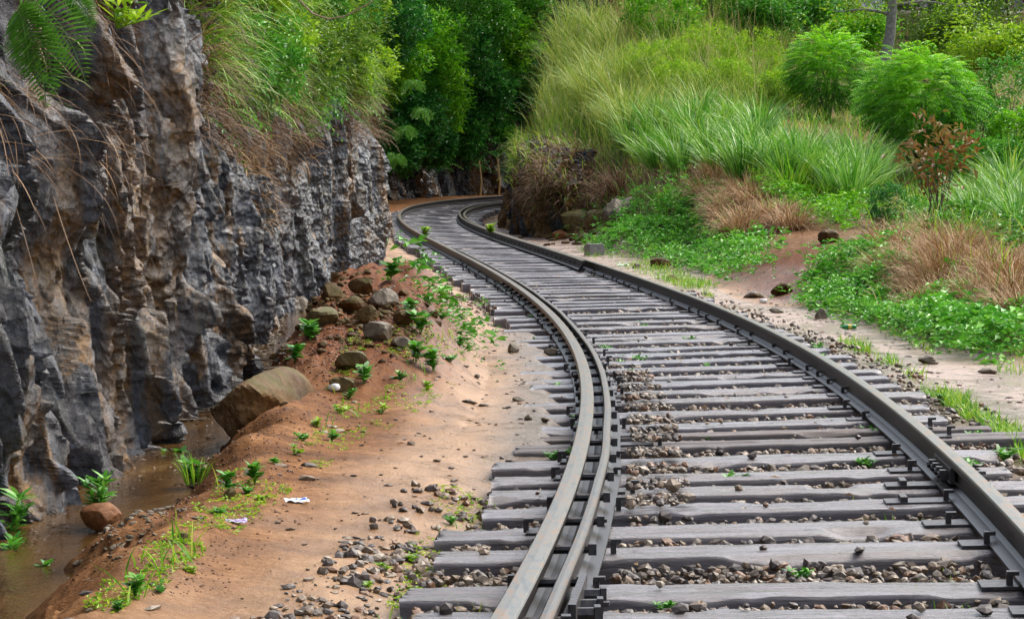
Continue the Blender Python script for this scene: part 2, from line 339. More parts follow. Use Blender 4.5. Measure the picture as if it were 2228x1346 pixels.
def cliff_mat(name, dark=1., brown=.5, sc_=1., stain=None):
    m = M(name); v = m.coord((1.0, .45, .16)); vi = m.coord((1, .6, .8)); st = m.noise(v, 3.2 * sc_, 8, .66, .5)
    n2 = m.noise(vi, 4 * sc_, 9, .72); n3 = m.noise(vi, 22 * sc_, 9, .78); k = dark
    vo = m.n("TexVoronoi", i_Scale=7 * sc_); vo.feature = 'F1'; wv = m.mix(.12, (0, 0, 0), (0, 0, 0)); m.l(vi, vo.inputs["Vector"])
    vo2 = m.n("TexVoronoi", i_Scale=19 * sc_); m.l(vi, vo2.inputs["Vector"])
    grey = m.ramp(n2, [(.3, (.010 * k, .011 * k, .014 * k)), (.46, (.036 * k, .042 * k, .054 * k)), (.6, (.13 * k, .15 * k, .185 * k)), (.74, (.32 * k, .37 * k, .45 * k))])  # blue-grey rock; palest stop also paints in the sky's highlights on wet faces
    brn = m.ramp(n2, [(.3, (.04, .022, .006)), (.5, (.18, .088, .016)), (.64, (.38, .19, .03)), (.8, (.45, .3, .12))])
    f = m.ramp(st, [(.52 - .1 * brown, 0.), (.58 - .1 * brown, .9)])
    if stain:
        sp = m.n("SeparateXYZ"); g = m.n("TexCoord"); m.l(g.outputs["Object"], sp.inputs[0])
        u = m.math('MULTIPLY', m.math('SUBTRACT', sp.outputs[1], stain[0]), 1 / stain[1]); u = m.math('SUBTRACT', 1., m.math('MULTIPLY', u, u))
        u.node.use_clamp = True; f = m.mix(m.math('MULTIPLY', u, .7), f, m.ramp(st, [(.44, 0.), (.5, 1.)]))
    c = m.mix(f, grey, brn)
    c = m.mix(m.ramp(m.noise(vi, 2.3 * sc_, 6, .7), [(.55, 0.), (.66, .6)]), c, (.045, .052, .012))
    li = m.ramp(m.noise(vi, 11 * sc_, 9, .85), [(.6, 0.), (.65, .8)]); c = m.mix(m.math('MULTIPLY', li, m.ramp(m.noise(vi, 1.1, 3), [(.45, 0.), (.58, 1.)])), c, (.4, .43, .44))
    c = m.mix(m.ramp(n3, [(.44, 0.), (.62, .85)]), c, (.014, .012, .01))
    m.set(Base_Color=c, Roughness=m.ramp(n3, [(.35, .12), (.6, .36)])); m.b.inputs["Specular IOR Level"].default_value = 1.
    b = m.bump(vo.outputs["Distance"], .9, .12); b = m.bump(vo2.outputs["Distance"], .8, .05, b); m.bump(n3, 1., .035, b); return m.m
ROCKW = cliff_mat("wet_cliff_rock", .95, .05, stain=(14.6, 2.2))
L_ = np.concatenate([[0], np.cumsum(np.hypot(*np.diff(FOOT, axis=0).T))])
tY = lambda Y: np.interp(Y, FOOT[:12, 1], L_[:12])
ts = [tY(-2.)]
while ts[-1] < tY(46):
    y = np.interp(ts[-1], L_[:12], FOOT[:12, 1]); ts.append(ts[-1] + .017 * (max(y, 8) / 10) ** 1.25)
zs = np.concatenate([np.arange(-.75, 2.3, .014), np.arange(2.3, 6.2, .035)])
BUMPS = [(tY(12.6), 1.35, 1.3, .38, .26), (tY(10.5), .35, 1.1, .45, .12), (tY(15.6), .55, .7, .7, -.22), (tY(15.2), 1.9, .8, .7, -.12),
         (tY(18.6), .3, .8, .8, .16), (tY(20.5), 1.2, .8, .6, -.25), (tY(24.5), .6, 1.2, 1.0, .2), (tY(30), 1.2, 1.6, 1., .15), (tY(40.5), .8, 1.2, 1.4, .25)]
cl, CV, CTs, CZs, CN = wall_strip("rock_cliff", FOOT, np.array(ts), zs, 1, .10, .62, ROCKW, 3, bumps=BUMPS, cap=16)
tag(cl, "tall wet grey and ochre rock cliff rising from the ditch on the left", "cliff")
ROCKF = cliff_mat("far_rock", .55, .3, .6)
ts2 = np.arange(tY(44.5), L_[-1], .14); zs2 = np.concatenate([np.arange(-.5, 3.4, .09), np.arange(3.4, 13, .4)])
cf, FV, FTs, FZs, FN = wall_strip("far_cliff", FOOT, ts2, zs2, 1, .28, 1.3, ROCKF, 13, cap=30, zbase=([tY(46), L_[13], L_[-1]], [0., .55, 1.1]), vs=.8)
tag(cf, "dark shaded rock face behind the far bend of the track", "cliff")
RP = np.array([(1.3, 53.6), (.5, 54.6), (.1, 57), (.0, 62), (.3, 67), (1.2, 71.5), (3.2, 75.5), (7, 78.5), (12, 79)])
Lr = np.concatenate([[0], np.cumsum(np.hypot(*np.diff(RP, axis=0).T))])
ro, RV, RTs, RZs, RN = wall_strip("rock_outcrop", RP, np.arange(0, Lr[-1], .05), np.concatenate([np.arange(-.5, 2.15, .035)]), -1, .12, .8, cliff_mat("mossy_outcrop_rock", .75, .8, .8), 23, cap=.7, capz=.2, zbase=([0, 1.5, 4, 8, 16, 30], [-.9, -.5, -.1, .15, .6, 1.]))
_b = ro.data.materials[0].node_tree.nodes["Principled BSDF"]; _b.inputs["Specular IOR Level"].default_value = .25
tag(ro, "dark mossy rock outcrop the track disappears behind", "rock outcrop")

# ------------------------------------------------------------------ ditch water
m = M("ditch_water"); v = m.coord((1, .5, 1)); n1 = m.noise(v, 3, 4); n2 = m.noise(v, 26, 3)
m.set(Base_Color=m.ramp(n1, [(.35, (.035, .018, .006)), (.6, (.08, .042, .013)), (.75, (.15, .088, .03))]), Roughness=.06)
m.b.inputs["IOR"].default_value = 1.33; m.bump(n2, .5, .012)
ys = np.linspace(3, 40, 160); xs = np.linspace(0, 1, 8); YW, KW = np.meshgrid(ys, xs, indexing='ij')
XW = footx(YW) - .5 + KW * 1.5
wt = obj("water", np.stack([XW, YW, np.full_like(XW, -.405)], -1).reshape(-1, 3), grid_faces(160, 8, True), m.m, smooth=True)
tag(wt, kind="structure")

# ------------------------------------------------------------------ rails
m = M("rail_steel"); v = m.coord((1, .25, 1)); n1 = m.noise(v, 30, 6, .6, 1.); n2 = m.noise(m.coord(), 9, 8, .7)
at = m.attr()          # 1 on the running surface, 0 on web and foot
head = m.ramp(n1, [(.3, (.09, .095, .09)), (.5, (.18, .17, .145)), (.66, (.26, .14, .06))])
body = m.ramp(n2, [(.35, (.008, .007, .007)), (.6, (.02, .015, .013)), (.75, (.06, .03, .014))])
m.set(Base_Color=m.mix(at, body, head), Roughness=m.mix(at, (.42, .42, .42), (.3, .3, .3)), Metallic=m.math('MULTIPLY', at, .35)); m.b.inputs['Specular IOR Level'].default_value = .35; m.bump(n2, .25, .005)
RAIL = m.m
m = M("wet_iron"); n2 = m.noise(m.coord(), 40, 7, .7)
m.set(Base_Color=m.ramp(n2, [(.35, (.025, .024, .026)), (.6, (.06, .052, .05)), (.75, (.12, .07, .045))]), Roughness=m.ramp(n2, [(.35, .28), (.65, .6)]), Metallic=.35); m.bump(n2, .4, .004)
IRON = m.m
def profile(hw=.037, fw=.075, hh=.038, H=.145, lip=0.):
    # (x, z, running surface) closed loop, heights under the rail head
    return np.array([(-hw + .006, 0, 1), (0, .002, 1), (hw - .006, 0, 1), (hw + lip, -.007, .1), (hw + lip * .6, -hh * .8, 0), (hw * .5, -hh, 0), (.009, -hh - .012, 0), (.009, -H + .03, 0), (.03, -H + .02, 0), (fw, -H + .012, 0),
                     (fw, -H, 0), (-fw, -H, 0), (-fw, -H + .012, 0), (-.03, -H + .02, 0), (-.009, -H + .03, 0), (-.009, -hh - .012, 0), (-hw * .5, -hh, 0), (-hw - lip * .3, -hh * .8, 0), (-hw, -.007, .1)])
def sweep(name, s0, s1, d, prof, mat, z=0., parent=None, flare=0., wob=.0):
    s = np.arange(s0, s1, .12); dd = np.full(len(s), float(d))
    if flare: dd += flare * (sstep(s0 + 1.2, s0, s)) + flare * (sstep(s1 - 1.2, s1, s))
    dd += wob * (vn(s * .8, s * 0 + 3, int(abs(d) * 100)) - .5)
    n = len(prof); V = np.stack([tr(s, dd + p[0], z + p[1]) for p in prof], 1)
    i, j = np.meshgrid(np.arange(len(s) - 1), np.arange(n), indexing='ij'); i, j = i.ravel(), j.ravel(); k = (j + 1) % n
    Fq = np.stack([i * n + j, (i + 1) * n + j, (i + 1) * n + k, i * n + k], 1)
    A = Acc(); A.add(V.reshape(-1, 3), Fq, np.tile(prof[:, 2], len(s)))
    for e, fl in ((0, 1), (len(s) - 1, 0)):     # end caps as a fan of two rows
        h = n // 2; q = np.array([[a, a + 1, n - a - 2, n - a - 1] for a in range(h - 1)] ) + e * n
        A.F.append(q if not fl else q[:, ::-1])
    return A.build(name, mat, parent, smooth=False)
GA = .8725
rl = sweep("rail", -8.5, 90, -GA, profile(.040, .07, lip=.003), RAIL); tag(rl, "left running rail with a wide worn brown and grey head", "rail")
rr = sweep("rail", -8.5, 90, GA, profile(.034, .075), RAIL); tag(rr, "right running rail with grooved grey head and dark web", "rail")
def s_at(px, side, lo, hi):
    """chainage at which a rail crosses a photo column within a range"""
    s = np.arange(lo, hi, .05); p = tr(s, side * GA); x = 1114 + F * p[:, 0] / p[:, 1]; return s[np.abs(x - px).argmin()]
sg1 = s_at(980, -1, 20, 50)
gp = profile(.022, .075, .034, .128); gp[:, 2] *= .6
gl = sweep("guard_rail", -8.5, sg1, -GA + .125, gp, RAIL, z=-.016, wob=.012)
tag(gl, "narrow guard rail bolted close inside the left running rail", "rail")
sc0 = s_at(1290, 1, 15, 60)
cp = profile(.03, .08, .03, .15)
cp[:, 0] = np.clip(cp[:, 0], -.08, .03); cp[14:17, 0] = -.024; cp[6:8, 0] = .0
cr = sweep("guard_rail", sc0, 88, GA - .13, cp, RAIL, z=.022, flare=-.02)
tag(cr, "tall rusty check rail inside the right rail on the far bend", "rail")
for s in np.arange(sc0 + .35, 66, .62):
    p = tr(s, GA - .16, -.055); v_, f_ = tube([p + (-.012, 0, 0), p + (.012, 0, 0)], .02, 6); A = Acc().add(v_, f_); A.add(*box(.012, .032, .032, p + np.array((-.014, 0, 0)))); A.build("bolt", IRON, cr)
for s in np.arange(.6, sg1 - .4, .74):          # spacer bolts that tie guard rail to running rail
    if s > 26: break
    a, b = tr(s, -GA - .07, -.075), tr(s, -GA + .165, -.075); A = Acc()
    A.add(*tube([a, b], .017, 8))
    q = box(.03, .04, .042, b); A.add(*q); A.build("spacer_bolt", IRON, gl)
sj = 2.45
A = Acc()
pts = [tr(s, -GA + .125 + .05, -.085) for s in (sj - .25, sj, sj + .35)]
for a, b in zip(pts[:-1], pts[1:]):
    c_ = (a + b) / 2; A.add(*box(.025, np.linalg.norm(b - a), .085, c_, -math.atan2(b[0] - a[0], b[1] - a[1])))
A.build("fishplate", IRON, gl)
for q in (-.15, .0, .2): A = Acc(); A.add(*tube([tr(sj + q, -GA + .18, -.09), tr(sj + q, -GA + .24, -.09)], .022, 6)); A.add(*box(.02, .05, .05, tr(sj + q, -GA + .25, -.09))); A.build("bolt", IRON, gl)
def s_of_y(py, side, lo, hi):
    s = np.arange(lo, hi, .02); p = tr(s, side * GA); y = HOR - F * (p[:, 2] - CZ) / p[:, 1]; return s[np.abs(y - py).argmin()]
sj2 = s_of_y(985, 1, 2, 12)
A = Acc()
for a_ in np.arange(-.3, .3, .1): c_ = tr(sj2 + a_ + .05, GA - .03, -.07); A.add(*box(.022, .105, .07, c_, -float(np.interp(sj2 + a_, S, AN))))
A.build("fishplate", IRON, rr)
for q in (-.2, -.07, .07, .2): A = Acc(); A.add(*tube([tr(sj2 + q, GA - .035, -.075), tr(sj2 + q, GA - .085, -.075)], .016, 6)); A.add(*box(.03, .045, .045, tr(sj2 + q, GA - .06, -.075))); A.build("bolt", IRON, rr)

# ------------------------------------------------------------------ sleepers
def wood_mat(name, c0, c1, c2, r0=.3, r1=.55):
    m = M(name); v = m.coord((.35, 6, 6)); vi = m.coord((1, 2, 2)); n1 = m.noise(v, 5, 8, .65, .8); n2 = m.noise(vi, 3.5, 5, .6); oi = m.n("ObjectInfo")
    c = m.ramp(n1, [(.3, c0), (.52, c1), (.75, c2)])
    ck = m.noise(m.coord((.5, 11, 9)), 4, 6, .7, .6); c = m.mix(m.ramp(ck, [(.36, .9), (.43, 0.)]), c, (.008, .006, .006))
    pt = m.noise(m.coord((1.5, 3, 3)), 2.2, 7, .7, .4); c = m.mix(m.ramp(pt, [(.5, 0.), (.64, .75)]), c, (.045, .032, .026))
    c = m.mix(m.ramp(m.noise(m.coord((2, 5, 5)), 3, 6, .75), [(.6, 0.), (.72, .5)]), c, (.2, .15, .11))
    c = m.mix(m.ramp(n2, [(.35, 0.), (.7, .35)]), c, (.06, .045, .045))
    c = m.mix(m.math('MULTIPLY', oi.outputs["Random"], .6), c, (.10, .07, .055))
    m.set(Base_Color=c, Roughness=m.ramp(m.noise(m.coord((1.2, 9, 9)), 2.5, 6, .7), [(.4, r0), (.6, r1)])); m.b.inputs["Specular IOR Level"].default_value = .8
    m.b.inputs['Coat Weight'].default_value = .3 if r0 < .4 else 0; m.l(m.ramp(pt, [(.35, .18), (.6, .42)]), m.b.inputs['Coat Roughness']); m.b.inputs['Coat IOR'].default_value = 1.4
    n9 = m.noise(m.coord((1.2, 22, 22)), 6, 8, .8, .3); b9 = m.bump(n1, .6, .012); b8 = m.bump(n9, .7, .010, b9); m.l(b8, m.b.inputs['Coat Normal']); return m.m
WOOD = wood_mat("wet_grey_timber", (.02, .016, .016), (.095, .087, .102), (.27, .255, .31), .15, .42)  # pale lavender stops paint in the wet bluish sky sheen over the grey wood
WOODD = wood_mat("dark_split_timber", (.02, .017, .018), (.06, .05, .05), (.13, .11, .11), .5, .8)
def sleeper_mesh(L, Wd, Ht, seed, mat, notch=None, nx=70, name="sleeper"):
    # local x along the timber, top at z=0
    ring = [(-.5, -1, ), (-.5, -.55), (-.5, -.12), (-.49, -.025), (-.45, -.004), (-.36, 0), (-.27, 0), (-.18, 0), (-.09, 0), (0, 0), (.09, 0), (.18, 0), (.27, 0), (.36, 0), (.45, -.004), (.49, -.025), (.5, -.12), (.5, -.55), (.5, -1)]
    x = np.linspace(-L / 2, L / 2, nx); ry = np.array([r[0] for r in ring]) * Wd; rz = np.array([r[1] for r in ring]) * Ht
    Xg, Yg = np.meshgrid(x, ry, indexing='ij'); Zg = np.broadcast_to(rz, Xg.shape).copy(); Yg = Yg.copy()
    edge = np.abs(Yg) / (Wd / 2)
    Yg += .020 * fbm(Xg * 1.6, edge * 0 + np.sign(Yg) * 3 + seed, 4, seed) * edge + .012 * fbm(Xg * 9, Yg * 20, 3, seed + 2) * edge
    Zg += .011 * fbm(Xg * 1.2, Yg * 2 + seed, 3, seed + 5) + .010 * fbm(Xg * 7, Yg * 30, 3, seed + 6) * (edge > .8)
    Zg -= .028 * np.clip(fbm(Xg * 3, np.sign(Yg) * 2. + 0 * Yg, 3, seed + 8) - .12, 0, 1) * 4 * (edge > .8) * (Zg > -.05)
    top = Zg > -.05; Zg += top * (.007 * (vn(Xg * 1.8 + seed, Yg * 55, seed + 11) - .5) + .010 * np.clip(vn(Xg * 1.1, Yg * 38, seed + 12) - .72, 0, 1) * -6 * (vn(Xg * 2.2, Yg * 12, seed + 13) > .45))
    crack = vn(Xg * 2.5, Yg * 0 + seed, seed + 3); Zg -= .012 * (np.abs(Yg - .02) < .03) * (crack > .6)
    if notch:
        for (nx0, w_, dep, sd) in notch:
            k = np.exp(-((Xg - nx0) / w_) ** 4) * (Zg > -.06)
            k = k * (np.sign(Yg) == sd) if sd else k
            Zg -= dep * k
    Xg = Xg + (np.abs(Xg) > L / 2 - .01) * .02 * fbm(Yg * 20, Zg * 20, 2, seed + 4)
    V = np.stack([Xg, Yg, Zg], -1).reshape(-1, 3); n = len(ring); Fq = grid_faces(nx, n, True)
    caps = []
    for e in (0, (nx - 1) * n):
        for a in range(n // 2): caps.append([e + a, e + a + 1, e + n - 2 - a, e + n - 1 - a] if a < n // 2 - 0 and n - 2 - a != a + 1 or True else None)
    caps = np.array([c_ for c_ in caps if len(set(c_)) == 4]); 
    return meshdata(name, V, [Fq, caps], mat, smooth=True)
ys_ = [1380, 1318, 1259, 1180, 1132, 1088, 1053, 1021, 984, 951, 936, 911, 885, 862, 841, 825, 812, 794, 778, 763, 751, 737, 729, 720, 708, 695, 686, 678, 666, 660, 653, 647, 640, 633, 627, 621, 615, 610, 605]
SL_TOP = -.155
sg = np.arange(-6, 40, .01); pm = tr(sg, .35, SL_TOP); ym = HOR - F * (pm[:, 2] - CZ) / pm[:, 1]
ss = []
for i, y in enumerate(ys_):
    rear = sg[np.abs(ym - y).argmin()]; ss.append(rear)
print("sleeper chainages", [round(float(x), 2) for x in ss])
gaps = np.diff(ss)
SLP = []
for i, r_ in enumerate(ss):
    gp_ = (r_ - ss[i - 1]) if i else .6
    wd = float(np.clip(gp_ * .53, .15, .30)); SLP.append((r_ - wd / 2, wd))
s = ss[-1]
while s < 88: s += .5 * (1 + .25 * (rng.random() - .5)) ; SLP.append((s, .23))
pre = ss[0]
for k in range(8): pre -= .62; SLP.append((pre, .26))
GRP = "wooden sleepers under the curved railway track"
vari = [sleeper_mesh(2.62, 1., .15, 300 + k, WOOD, nx=40) for k in range(6)]
NOTES = {2: ("wavy-topped thick sleeper second from the bottom edge", None, 0, 0),
         4: ("sleeper with a chewed notch right of its middle, just before the lone large stones", [(.42, .12, .03, -1)], 0, 0),
         6: ("sleeper with a bite out of its rear edge beside the twin tie plates", [(.28, .09, .035, 1)], 0, 0),
         9: ("dark split sleeper jutting far out right of the right rail", None, .35, .35)}
SLEEPERS = []
for i, (s, wd) in enumerate(SLP):
    P = tr(s, 0, SL_TOP); a = float(np.interp(s, S, AN)); cant = float(np.interp(s, S, TC)) / 1.745
    off = (rng.random() - .5) * .16; L = 2.6 + (rng.random() - .5) * .2; tilt = (rng.random() - .5) * .03
    if i < 26:
        lab, notch, dl, do = NOTES.get(i, (None, None, 0, 0))
        o = bpy.data.objects.new("wooden_sleeper", sleeper_mesh(L + dl, wd, .17, 40 + i, WOODD if i in (9, 10) else WOOD, notch, 90)); link(o); off += do * .5
        if i == 10: off += .1
    else:
        lab = None; o = bpy.data.objects.new("wooden_sleeper", vari[i % 6]); link(o); o.scale = (1 + .06 * (rng.random() - .5), wd * (.85 + .3 * rng.random()), 1)
    o.location = P + np.array([off * math.cos(a), -off * math.sin(a), off * cant + (rng.random() - .5) * .014])
    o.rotation_euler = (0, -math.atan(cant), -a + tilt)
    tag(o, lab or "weathered wet grey wooden sleeper lying across the railway track bed", "sleeper", GRP); SLEEPERS.append((o, s, wd, a))
# tie plates with spikes: parts of the sleeper they are spiked to
def plate_mesh(side, big=False):
    A = Acc(); w_ = .40 if big else .27
    cx = side * (GA) - (side * .05) - (side * .1 if big else 0)
    A.add(*box(w_, .15, .012, (cx, 0, .006)))
    if big: A.add(*box(.03, .13, .03, (cx - side * .12, 0, .02)))
    return A
def spike_acc(x, y, rz=0):
    A = Acc(); A.add(*box(.022, .022, .05, (x, y, .025), rz)); A.add(*box(.042, .032, .014, (x + (.012 if rz == 0 else -.012), y, .052), 0)); return A
plate_d = {(sd, b): None for sd in (-1, 1) for b in (0, 1)}
for i, (o, s, wd, a) in enumerate(SLEEPERS):
    if s > 34 or s < -4: continue
    for sd in (-1, 1):
        big = i in (5, 6) and sd == 1
        key = (sd, int(big))
        if plate_d[key] is None:
            q = plate_mesh(sd, big).build("tie_plate", IRON, o); plate_d[key] = q.data
            sx = [(sd * (GA - .085), -.03), (sd * (GA + .085), .03)] if sd > 0 else [(-GA + .22, -.03), (-GA - .09, .03)]
            plate_d[(sd, 's')] = []
            for x_, y_ in sx: plate_d[(sd, 's')].append(spike_acc(x_, y_).build("spike", IRON, o).data)
        else:
            q = link(bpy.data.objects.new("tie_plate", plate_d[key]), o)
            for md in plate_d[(sd, 's')]: link(bpy.data.objects.new("spike", md), o)
        if o.scale[1] != 1:
            for ch in o.children: ch.scale = (1, .8 / o.scale[1], 1)

# ------------------------------------------------------------------ stones
def ico(sub):
    bm = bmesh.new(); bmesh.ops.create_icosphere(bm, subdivisions=sub, radius=1); bm.verts.ensure_lookup_table()
    V = np.array([v.co[:] for v in bm.verts]); Fc = np.array([[v.index for v in f.verts] for f in bm.faces]); bm.free(); return V, Fc
I1, I2, I3, I4 = ico(1), ico(2), ico(3), ico(5)
def rock(base, seed, npl=14, rough=.06, soft=.15):
    r = np.random.default_rng(seed); V, Fc = base; N = r.normal(size=(npl, 3)); N /= np.linalg.norm(N, axis=1)[:, None]
    d = r.uniform(.55, .95, npl); dot = np.maximum(V @ N.T, 1e-3); rad = (d / dot).min(1); rad = np.minimum(rad, 1.15)
    rad = rad * (1 - soft) + soft * .8
    rad = rad * (1 + rough * (fbm(V[:, 0] * 3 + 5, V[:, 1] * 3 + V[:, 2] * 2, 4, seed)) * 2)
    return V * rad[:, None], Fc
def rotm(a, b, c):
    ca, sa, cb, sb, cc, s_ = math.cos(a), math.sin(a), math.cos(b), math.sin(b), math.cos(c), math.sin(c)
    return np.array([[ca, -sa, 0], [sa, ca, 0], [0, 0, 1]]) @ np.array([[cb, 0, sb], [0, 1, 0], [-sb, 0, cb]]) @ np.array([[1, 0, 0], [0, cc, -s_], [0, s_, cc]])
def scatter_stones(name, P, size, mat, kinds=10, flat=.7, base=I1):
    A = Acc(); K = [rock(base, 900 + k, 9, .02, .05) for k in range(kinds)]; rt = np.array([rotm(*rng.uniform(0, 6.28, 3)) for _ in range(64)])
    kk = rng.integers(0, kinds, len(P)); rr_ = rng.integers(0, 64, len(P))
    for k in range(kinds):
        m_ = kk == k
        if not m_.any(): continue
        V, Fc = K[k]; n = m_.sum(); sc3 = size[m_][:, None] * np.stack([rng.uniform(.8, 1.3, n), rng.uniform(.7, 1.1, n), rng.uniform(.5, .9, n)], 1)
        VV = np.einsum('nij,nvj->nvi', rt[rr_[m_]], V[None] * sc3[:, None]); VV[:, :, 2] *= flat; VV += P[m_][:, None]
        FF = Fc[None] + (np.arange(n) * len(V))[:, None, None]; A.add(VV.reshape(-1, 3), FF.reshape(-1, 3), np.repeat(rng.random(n), len(V)))
    return A.build(name, mat)
m = M("ballast_stone"); at = m.attr(); nz_ = m.noise(m.coord(), 30, 5)
c = m.ramp(at, [(0, (.045, .037, .033)), (.3, (.11, .085, .06)), (.55, (.18, .13, .08)), (.75, (.27, .22, .16)), (.9, (.17, .085, .04)), (1, (.07, .07, .08))], 'CONSTANT')
m.set(Base_Color=m.mix(m.ramp(nz_, [(.3, 0.), (.7, .5)]), c, (.08, .055, .04)), Roughness=m.ramp(nz_, [(.3, .35), (.6, .7)])); m.bump(nz_, .4, .01)
STONE = m.m
N = 60000
s = 4.2 - 8 + 30 * rng.random(N) ** 1.3 + 0 * np.arange(N); d = rng.uniform(-1.75, 1.75, N)
edge_keep = (np.abs(d) < 1.35) | (rng.random(N) < .35)
zone_mud = (d < -.95) & (s > 6.2) & (s < 22)
k = edge_keep & ~zone_mud & (s > -3)
inner = np.array([abs(x - SLP_).min() for x, SLP_ in [(0, np.array([0.]))]])
sp = np.array([x[0] for x in SLP]); sw = np.array([x[1] for x in SLP]); o_ = np.argsort(sp); sp, sw = sp[o_], sw[o_]
j = np.abs(s[:, None] - sp[None]).argmin(1); onsl = np.abs(s - sp[j]) < sw[j] / 2 + .01
heap = (d < -.35) & (d > -.66) & (s > 5.0) & (s < 13)
k &= (~onsl) | (heap & (rng.random(N) < .85)) | (rng.random(N) < .006)
k &= ~((np.abs(d + .8) < .18) | (np.abs(d - .87) < .1))
k &= (rng.random(N) < np.where(s < 12, 1, np.where(s < 18, .8, .45)))
ex = 3000; es = rng.uniform(-1.5, 4.2, ex); ed = -1.3 - .8 * rng.random(ex) ** 1.8; kk_ = vn(es * 2.2, ed * 3, 15) > .3 + .3 * (es > 2.4) + .5 * (ed < -1.75); es, ed = es[kk_], ed[kk_]
s, d, heap_, on_ = np.concatenate([s[k], es]), np.concatenate([d[k], ed]), np.concatenate([heap[k], 0 * es]), np.concatenate([onsl[k], es > 99]); sz = np.clip(rng.normal(.024, .008, len(s)), .011, .05)
P = tr(s, d, 0); lift = np.where(on_, SL_TOP + .012, SL_TOP - .062 + .035 * rng.random(len(s))) + .03 * heap_ - .035 * (np.abs(d) > 1.4)
P[:, 2] += lift; P[:, 2] = np.where(d < -1.32, gz(P[:, 0], P[:, 1]) + .008, P[:, 2])
bs = scatter_stones("ballast", P, sz, STONE); tag(bs, kind="stuff")
# thin pebbles and chips strewn on the footpath
N = 1900; s = rng.uniform(-2, 26, N) ; d = -1.2 - 1.3 * rng.random(N) ** 1.2; d[:1200] = rng.uniform(-1.8, -.95, 1200); s[:1200] = rng.uniform(-2, 4.6, 1200)
s = np.concatenate([s, rng.uniform(0, 34, 900)]); d = np.concatenate([d, rng.uniform(1.4, 3.2, 900)])
P = tr(s, d); P[:, 2] = gz(P[:, 0], P[:, 1]) + .004
pb = scatter_stones("pebbles", P, np.clip(rng.gamma(2, .0075, len(s)), .006, .05), STONE, flat=.4); tag(pb, kind="stuff")

BROWNROCK = rock_mat("brown_boulder", [(.025, .011, .003), (.065, .031, .008), (.11, .053, .013), (.16, .082, .024)], (.55, .85), 1.5, .03, .5)
ORANGEROCK = rock_mat("orange_rock", [(.09, .035, .012), (.2, .08, .025), (.3, .13, .05)], (.4, .7), 4, .02)
GREYROCK = rock_mat("grey_brown_rock", [(.04, .03, .02), (.1, .075, .05), (.19, .15, .11), (.28, .22, .16)], (.35, .6), 3, .015, .3)
MOSSROCK = rock_mat("mossy_rock", [(.05, .035, .015), (.12, .085, .03), (.2, .15, .06)], (.45, .75), 3, .02, .9)
def place_rock(name, pos, size, rz, mat, seed, label, cat="rock", group=None, tilt=0., sub=I3, sink=.3, npl=14, soft=.15):
    V, Fc = rock(sub, seed, npl, .05, soft); V = V * np.array(size); V = V @ rotm(rz, tilt, 0).T
    o = obj(name, V, Fc, mat); o.location = (pos[0], pos[1], pos[2] + size[2] * (1 - sink)); return tag(o, label, cat, group)
p = np.array([-1.60, 14.7, -.44])
place_rock("boulder", p, (.23, .90, .26), R(-9), BROWNROCK, 7, "long brown boulder lying at the ditch edge, dark at its near end", "boulder", tilt=0, sub=I4, sink=.1, npl=16, soft=.08)
p = W(208, 1100, 11.0)
place_rock("boulder", (p[0] + .03, p[1], -.41), (.115, .13, .075), .3, ORANGEROCK, 12, "round reddish stone standing in the ditch water by the cliff foot", "stone", sub=I4, sink=.1, soft=.5)
